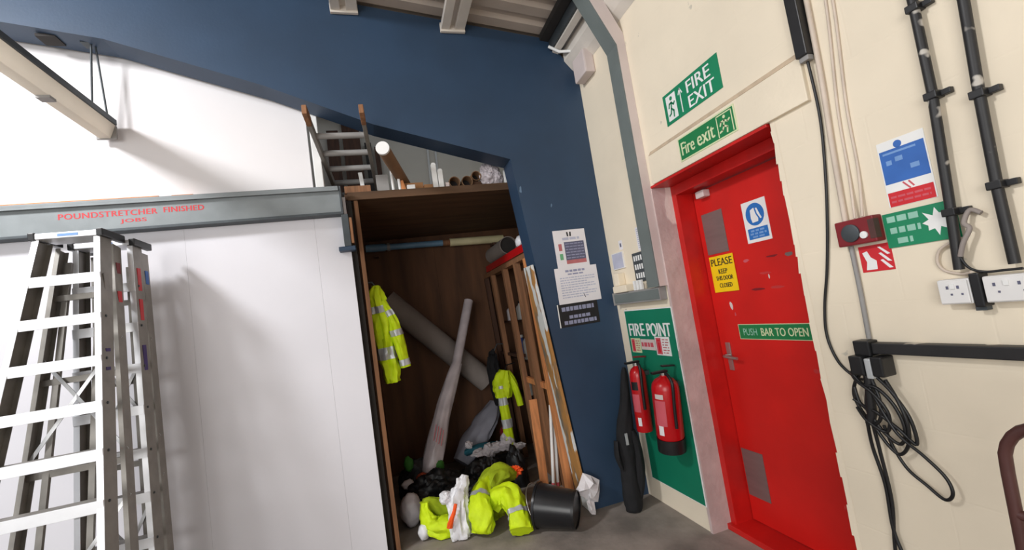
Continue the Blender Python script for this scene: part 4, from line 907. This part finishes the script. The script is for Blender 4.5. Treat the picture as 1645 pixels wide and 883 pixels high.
s.flat('boot_symbol', [[(0.34, 0.22), (0.50, 0.18), (0.54, 0.34), (0.62, 0.45), (0.60, 0.52), (0.36, 0.53), (0.32, 0.42)], [(0.56, 0.20), (0.62, 0.20), (0.70, 0.36), (0.76, 0.46), (0.70, 0.47), (0.60, 0.34)]], 'sign_white', 2)
s.rects('blue_caption', [(0.10, 0.66, 0.92, 0.92)], 'blue_sign'); s.words('small_print', [(0.22, 0.70, 0.80, 0.745), (0.18, 0.775, 0.84, 0.82), (0.26, 0.85, 0.76, 0.89)], 'blue_pale', 2, 4, 0.05, 0.12, 0.24)
s = Sign('door_notice', 'yellow notice asking to keep this door closed on the red door', 'sign', 'right', (DX-0.0036,)+dyz(2.147, 1.553), 0.19*DK, 0.215*DK, 'yellow_sign', 0.0022)
s.text([('PLEASE', 0.06, 0.07, 0.94, 0.27), ('KEEP', 0.32, 0.37, 0.68, 0.50), ('THIS DOOR', 0.16, 0.56, 0.86, 0.68), ('CLOSED', 0.26, 0.76, 0.78, 0.88)], 'print_black', bold=0.0012)
s = Sign('push_bar_sign', 'long green PUSH BAR TO OPEN strip across the red door', 'sign', 'right', (DX,)+dyz(1.878, 1.209), 0.475*DK, 0.085*DK, 'lum_cream', 0.0025)
s.rects('green_face', [(0.008, 0.04, 0.992, 0.96)], 'green_lum')
s.text([('PUSH', 0.07, 0.28, 0.27, 0.74)], 'faded_white', name='faded_lettering'); s.text([('BAR TO OPEN', 0.33, 0.26, 0.92, 0.76)], 'lum_cream', bold=0.001)

# ------------------------------------------------------------------ notices on the blue wall
s = Sign('notice_sheet', 'upper white notice with dark text block pinned on the blue wall', 'notice', 'back', (1.44, YB, 1.93), 0.27, 0.295, 'paper', 0.0015)
s.strokes('emblem', [[(0.45, 0.16), (0.44, 0.07)], [(0.53, 0.16), (0.54, 0.07)]], 'print_black', 0.012)
s.words('heading', [(0.27, 0.20, 0.80, 0.265)], 'print_faint', 1, 2, 0.03, 0.12, 0.2); s.rects('text_block', [(0.30, 0.32, 0.92, 0.80)], 'print_slate', 1); s.rects('pink_block', [(0.30, 0.80, 0.92, 0.90)], 'print_pink', 1)
s.words('small_print', [(0.33, 0.36+0.075*k, 0.90, 0.385+0.075*k) for k in range(6)], 'print_grey', 2, 6, 0.02, 0.05, 0.14)
s.rects('red_mark', [(0.12, 0.36, 0.22, 0.54)], 'print_pink', 1); s.rects('green_mark', [(0.12, 0.62, 0.22, 0.78)], 'print_green', 1)
s = Sign('notice_sheet', 'lower white typed notice overlapping on the blue wall', 'notice', 'back', (1.448, YB-0.0016, 1.648), 0.355, 0.275, 'paper', 0.0015)
s.words('heading', [(0.25, 0.07, 0.72, 0.13), (0.30, 0.17, 0.66, 0.21)], 'print_grey', 1, 4, 0.02, 0.06, 0.14)
s.words('small_print', [(0.10, 0.27+0.068*k, 0.92-0.2*(k % 3 == 2), 0.30+0.068*k) for k in range(9)], 'print_faint', 1, 7, 0.015, 0.03, 0.10)
s.strokes('signature', [[(0.60, 0.78), (0.63, 0.88)]], 'print_black', 0.004)
s = Sign('black_sign', 'black sign with pale print below the paper notices on blue wall', 'sign', 'back', (1.415, YB, 1.425), 0.335, 0.175, 'print_black', 0.003)
s.words('small_print', [(0.10, 0.14, 0.90, 0.32), (0.26, 0.52, 0.78, 0.66), (0.12, 0.74, 0.92, 0.90)], 'print_grey', 1, 9, 0.02, 0.06, 0.12); s.rects('white_edge', [(0.0, 0.0, 0.025, 1.0)], 'sign_white', 1)

# ------------------------------------------------------------------ signs at the right end of the wall
s = Sign('safety_poster', 'faded white poster with blue block and red strip high by black pipes', 'poster', 'right', (XR, 1.035, 1.795), 0.145, 0.232, 'sign_white', 0.002)
s.rects('blue_block', [(0.03, 0.14, 0.97, 0.65)], 'blue_faded'); s.circle('blue_emblem', 0.45, 0.09, 0.055, 'blue_faded')
s.rects('pale_print', [(0.14, 0.30, 0.26, 0.37), (0.34, 0.27, 0.50, 0.34), (0.62, 0.43, 0.80, 0.50), (0.1, 0.18, 0.8, 0.21)], 'blue_pale', 2)['kind'] = 'stuff'
s.strokes('red_mark', [[(0.40, 0.67), (0.52, 0.77)], [(0.52, 0.67), (0.60, 0.75)]], 'red_faded', 0.005); s.rects('red_strip', [(0.03, 0.78, 0.97, 0.995)], 'red_print')
s.words('small_print', [(0.08, 0.84, 0.9, 0.87), (0.08, 0.91, 0.9, 0.94)], 'red_faded', 2, 3, 0.03, 0.1, 0.2)
s = Sign('assembly_sign', 'green safety sign with white starburst between red call point and black pipe', 'sign', 'right', (XR-0.003, 1.030, 1.60), 0.212, 0.122, 'green_sign', 0.002)
s.words('small_print', [(0.06, 0.10, 0.52, 0.27), (0.08, 0.43, 0.52, 0.60), (0.16, 0.74, 0.38, 0.90)], 'faded_white', 1, 12, 0.03, 0.09, 0.16)
st_ = [(0.72, 0.42)]; pts = []
for k in range(16):
    a = 2*math.pi*k/16; rr = (0.36 if k % 2 == 0 else 0.20)*(1.0+0.15*math.sin(k*2.3)); pts.append((0.74+rr*math.cos(a)*s.h/s.w, 0.47-rr*math.sin(a)))
s.flat('white_symbol', [pts], 'sign_white', 1)
cpt = thing('call_point', 'dark red fire alarm call point with round glass on the cream wall', 'call point', (XR-0.03, 1.21, 1.57))
MB().box((XR-0.045, 1.140, 1.572), (XR, 1.282, 1.668)).build('housing', 'red_dark', cpt, bevel=0.005)
MB().lathe([(0.0001, 0), (0.033, 0), (0.033, 0.006), (0.027, 0.008), (0.0001, 0.008)], 28, Matrix.Translation((XR-0.045, 1.226, 1.618)) @ Matrix.Rotation(-math.pi/2, 4, 'Y')).build('glass_disc', 'galv_dark', cpt)
MB().lathe([(0.0001, 0), (0.013, 0), (0.013, 0.006), (0.0001, 0.007)], 20, Matrix.Translation((XR-0.045, 1.180, 1.603)) @ Matrix.Rotation(-math.pi/2, 4, 'Y')).build('white_button', 'sign_white', cpt)
MB().box((XR-0.047, 1.139, 1.585), (XR-0.02, 1.160, 1.655)).build('side_panel', 'maroon_paint', cpt)
s = Sign('alarm_sign', 'small square red and white alarm sign below the call point', 'sign', 'right', (XR, 1.187, 1.513), 0.112, 0.098, 'red_print', 0.002)
s.flat('white_symbol', [[(0.10, 0.25), (0.26, 0.20), (0.34, 0.45), (0.50, 0.60), (0.48, 0.92), (0.14, 0.92), (0.20, 0.62)], [(0.60, 0.10), (0.68, 0.10), (0.95, 0.40), (0.86, 0.42)], [(0.60, 0.34), (0.68, 0.32), (0.96, 0.68), (0.84, 0.66)], [(0.62, 0.60), (0.70, 0.58), (0.96, 0.92), (0.84, 0.92)]], 'sign_white', 1)

# ------------------------------------------------------------------ pipes, conduits and cables
def WP(y, z, off): return Vector((XR-off, y, z))
def wire(name, label, cat, pts, r, mat, off=None, sub=8):
    o = r if off is None else off
    return tag(MB().tube(catmull([WP(p[0], p[1], p[2] if len(p) > 2 else o) for p in pts], sub), r, 8).build(name, mat), label, cat)
def pipe(label, pts, r, saddles):
    t = thing('black_pipe', label, 'pipe', WP(pts[-1][0], pts[-1][1], 0), group='black vertical pipes on the cream wall')
    MB().tube([WP(y, z, r+0.012) for y, z in pts], r, 12).build('pipe', 'black_pipe', t)
    for (y, z) in saddles:
        sd = MB().box((XR-2*r-0.016, y-r-0.004, z-0.012), (XR-0.001, y+r+0.004, z+0.012)).build('saddle', 'black_plastic', t, bevel=0.003)
        MB().box((XR-0.02, y-r-0.028, z-0.009), (XR-0.001, y+r+0.008, z+0.009)).build('saddle_lug', 'black_plastic', t, bevel=0.002)
    return t
pipe('left black vertical pipe ending above the white socket', [(0.895, 3.3), (0.90, 2.31), (0.905, 2.0), (0.925, 1.66), (0.94, 1.44)], 0.0135, [(0.90, 2.28), (0.905, 1.99), (0.927, 1.62)])
pipe('right black vertical pipe at the edge of view', [(0.78, 3.3), (0.785, 2.22), (0.80, 1.94), (0.81, 1.66), (0.812, 1.44)], 0.0135, [(0.80, 1.94), (0.81, 1.67)])
bc = thing('black_cable_box', 'black cable box hanging at the top of the wall right of the door', 'cable box', (1.72, 1.27, 2.33))
MB().box((XR-0.05, 1.243, 2.345), (XR, 1.292, 3.4)).build('body', 'black_plastic', bc, bevel=0.004)
MB().box((XR-0.04, 1.248, 2.325), (XR-0.01, 1.287, 2.346)).build('gland', 'grey_pvc', bc, bevel=0.003)
wire('black_cable', 'black cable hanging from the cable box to the coiled bundle', 'cable', [(1.268, 2.33, 0.02), (1.275, 2.1), (1.30, 1.88), (1.335, 1.68), (1.375, 1.50), (1.42, 1.34), (1.435, 1.22), (1.41, 1.12), (1.36, 1.065), (1.31, 1.06, 0.03)], 0.0055, 'black_plastic', 0.008)
wire('cream_conduit', 'cream painted conduit running down to the red call point', 'conduit', [(1.225, 2.9), (1.235, 2.3), (1.252, 1.95), (1.262, 1.67)], 0.010, 'mini_conduit')
wire('thin_wire', 'left thin cream wire running down above the call point', 'wire', [(1.16, 2.9), (1.165, 2.51), (1.205, 2.1), (1.215, 1.85), (1.218, 1.672, 0.02)], 0.005, 'mini_conduit')
wire('thin_wire', 'right thin cream wire running down above the call point', 'wire', [(1.135, 2.9), (1.14, 2.49), (1.172, 2.1), (1.18, 1.85), (1.19, 1.672, 0.02)], 0.005, 'mini_conduit')
wire('grey_conduit', 'grey conduit running down from call point to the black bar', 'conduit', [(1.262, 1.57), (1.263, 1.40), (1.268, 1.215)], 0.0085, 'grey_pvc')
bb = thing('black_bar', 'horizontal black conduit bar on the wall above the coiled cables', 'conduit', (1.73, 1.0, 1.16))
MB().box((XR-0.04, 0.2, 1.163), (XR, 1.245, 1.203)).build('bar', 'black_pipe', bb, bevel=0.004)
MB().box((XR-0.05, 1.245, 1.155), (XR, 1.305, 1.212)).build('end_box', 'black_plastic', bb, bevel=0.005)
for i, (y0, y1, lab) in enumerate(((0.915, 0.998, 'left white double socket under the black pipes'), (0.775, 0.885, 'right white double socket at the edge of view'))):
    t = thing('wall_socket', lab, 'socket', (XR, (y0+y1)/2, 1.33), group='white sockets on the cream wall')
    MB().box((XR-0.04, y0, 1.333), (XR, y1, 1.412)).build('back_box', 'socket_white', t, bevel=0.005)
    MB().box((XR-0.046, y0+0.004, 1.337), (XR-0.0402, y1-0.004, 1.408)).build('face_plate', 'socket_white', t, bevel=0.002)
    for yy in (y0+0.028, y1-0.028):
        MB().box((XR-0.0475, yy-0.003, 1.382), (XR-0.0458, yy+0.003, 1.392)).build('pin_hole', 'print_slate', t)
        MB().box((XR-0.0475, yy-0.011, 1.362), (XR-0.0458, yy-0.006, 1.368)).build('pin_hole', 'print_slate', t)
    MB().box((XR-0.050, (y0+y1)/2-0.006, 1.382), (XR-0.046, (y0+y1)/2+0.006, 1.398)).build('rocker', 'sign_white', t, bevel=0.001)
pg = thing('black_connector', 'short black connector between the two white sockets', 'connector', (XR-0.03, 0.90, 1.32))
MB().box((XR-0.045, 0.8875, 1.322), (XR, 0.9125, 1.425)).build('body', 'black_plastic', pg, bevel=0.004)
MB().box((XR-0.03, 0.893, 1.31), (XR-0.005, 0.92, 1.322)).build('gland', 'galv_dark', pg)
wire('grey_loop', 'thin pinkish cable loop left of the black pipe end', 'cable', [(0.93, 1.535, 0.02), (0.985, 1.51), (1.0, 1.47), (0.985, 1.44), (0.945, 1.425), (0.91, 1.428, 0.03)], 0.0045, 'mini_conduit', 0.01)
wire('dark_wire', 'dark wire curving from the pipe to the right socket', 'wire', [(0.935, 1.50, 0.03), (0.915, 1.445, 0.03), (0.885, 1.425, 0.02), (0.84, 1.424, 0.02), (0.80, 1.424, 0.02)], 0.004, 'black_plastic', 0.02)
wire('grey_wire', 'pale frayed wire curling beside the black pipe', 'wire', [(0.86, 1.60, 0.02), (0.885, 1.615, 0.02), (0.90, 1.58, 0.03), (0.89, 1.56, 0.03), (0.91, 1.52, 0.035), (0.925, 1.48, 0.035)], 0.007, 'grey_roll', 0.02)

# plugs and coiled cable bundle
pk = thing('plug_bundle', 'black plugs and adaptors hanging under the black bar end', 'plug', (XR-0.04, 1.26, 1.05))
MB().box((XR-0.075, 1.265, 1.085), (XR-0.01, 1.315, 1.158)).build('adaptor', 'black_plastic', pk, bevel=0.006)
MB().box((XR-0.075, 1.195, 1.085), (XR-0.01, 1.235, 1.158)).build('adaptor', 'black_plastic', pk, bevel=0.006)
MB().box((XR-0.07, 1.238, 1.075), (XR-0.02, 1.262, 1.15)).build('grey_plug', 'reflective', pk, bevel=0.005)
MB().tube([WP(1.27, 1.085, 0.05), WP(1.285, 0.94, 0.05), WP(1.30, 0.90, 0.05)], 0.016, 10).build('strain_sleeve', 'black_plastic', pk)
ck = thing('coiled_cable', 'tangled bundle of black cable loops hanging on the cream wall', 'cable', (XR-0.03, 1.24, 0.7))
loops = [
    [(1.29, 1.10, .04), (1.335, 1.05, .035), (1.355, 0.99, .03), (1.33, 0.93, .035), (1.29, 0.90, .05), (1.25, 0.93, .06), (1.24, 1.0, .06), (1.26, 1.07, .05)],
    [(1.33, 1.09, .05), (1.29, 1.05, .06), (1.24, 1.04, .06), (1.20, 0.98, .05), (1.185, 0.90, .045), (1.215, 0.84, .04), (1.26, 0.88, .05), (1.30, 0.95, .05), (1.345, 0.985, .05)],
    [(1.24, 1.08, .05), (1.20, 1.03, .05), (1.165, 0.94, .04), (1.165, 0.85, .035), (1.20, 0.90, .055), (1.26, 0.95, .06), (1.32, 0.97, .05), (1.34, 1.03, .04)],
    [(1.27, 1.05, .06), (1.235, 0.96, .065), (1.20, 0.88, .06), (1.14, 0.82, .05), (1.095, 0.76, .04), (1.085, 0.71, .04), (1.115, 0.68, .035), (1.165, 0.71, .03), (1.215, 0.75, .03), (1.245, 0.82, .035), (1.255, 0.90, .045)],
    [(1.22, 1.07, .04), (1.185, 1.0, .05), (1.17, 0.92, .05), (1.19, 0.84, .04), (1.235, 0.80, .035), (1.28, 0.87, .045), (1.30, 0.96, .05), (1.28, 1.04, .05)],
    [(1.31, 0.90, .05), (1.325, 0.80, .03), (1.315, 0.66, .02), (1.32, 0.5, .02), (1.30, 0.40, .02), (1.27, 0.30, .02), (1.26, 0.1, .02), (1.24, 0.012, .05)],
    [(1.295, 0.90, .045), (1.30, 0.78, .03), (1.305, 0.6, .018), (1.33, 0.42, .018), (1.34, 0.2, .02), (1.33, 0.012, .04)],
    [(1.35, 1.085, .03), (1.31, 1.06, .06), (1.25, 1.02, .07), (1.22, 0.95, .06), (1.245, 0.88, .05), (1.30, 0.91, .06), (1.345, 0.95, .04)],
]
for i, lp in enumerate(loops): MB().tube(catmull([WP(*p) for p in lp], 8), 0.0062 if i != 3 else 0.0055, 8).build('cable_loop', 'black_plastic', ck)

# ------------------------------------------------------------------ brown tubular trolley at the lower right edge
tr = thing('sack_trolley', 'dark maroon tubular trolley frame at the lower right edge', 'trolley', (1.45, 0.6, 0))
TX = 1.45
top = [(TX, 0.81, 0.10), (TX, 0.80, 0.5), (TX, 0.788, 0.93)]+[(TX, 0.70+0.088*math.cos(a), 0.95+0.11*math.sin(a)) for a in [math.pi/2*k/6 for k in range(1, 7)]]+[(TX, 0.42, 1.06)]+[(TX, 0.42-0.088*math.sin(a), 0.95+0.11*math.cos(a)) for a in [math.pi/2*k/6 for k in range(1, 7)]]+[(TX, 0.33, 0.5), (TX, 0.32, 0.10)]
MB().tube(top, 0.0135, 12).build('frame_tube', 'maroon_paint', tr)
for z in (0.83, 0.50, 0.22): MB().tube([(TX, 0.79, z), (TX, 0.56, z-0.012), (TX, 0.34, z)], 0.0125, 10).build('cross_bar', 'maroon_paint', tr)
MB().box((TX-0.24, 0.33, 0.004), (TX+0.005, 0.80, 0.012)).build('toe_plate', 'maroon_paint', tr)
MB().box((TX-0.003, 0.33, 0.012), (TX+0.005, 0.80, 0.12)).build('back_plate', 'maroon_paint', tr)
MB().tube([(TX+0.09, 0.28, 0.11), (TX+0.09, 0.85, 0.11)], 0.009, 10).build('axle', 'steel', tr)
for y in (0.30, 0.83):
    wh = MB().lathe([(0.05, -0.022), (0.095, -0.024), (0.11, -0.012), (0.11, 0.012), (0.095, 0.024), (0.05, 0.022)], 28, Matrix.Translation((TX+0.09, y, 0.11)) @ Matrix.Rotation(math.pi/2, 4, 'X')).build('wheel', 'black_plastic', tr)
    MB().lathe([(0.009, -0.02), (0.05, -0.018), (0.05, 0.018), (0.009, 0.02)], 20, Matrix.Translation((TX+0.09, y, 0.11)) @ Matrix.Rotation(math.pi/2, 4, 'X')).build('hub', 'galv', wh)
    MB().bar((TX, y, 0.16), (TX+0.09, y, 0.11), 0.012, 0.02, (0, 1, 0)).build('axle_bracket', 'maroon_paint', tr)
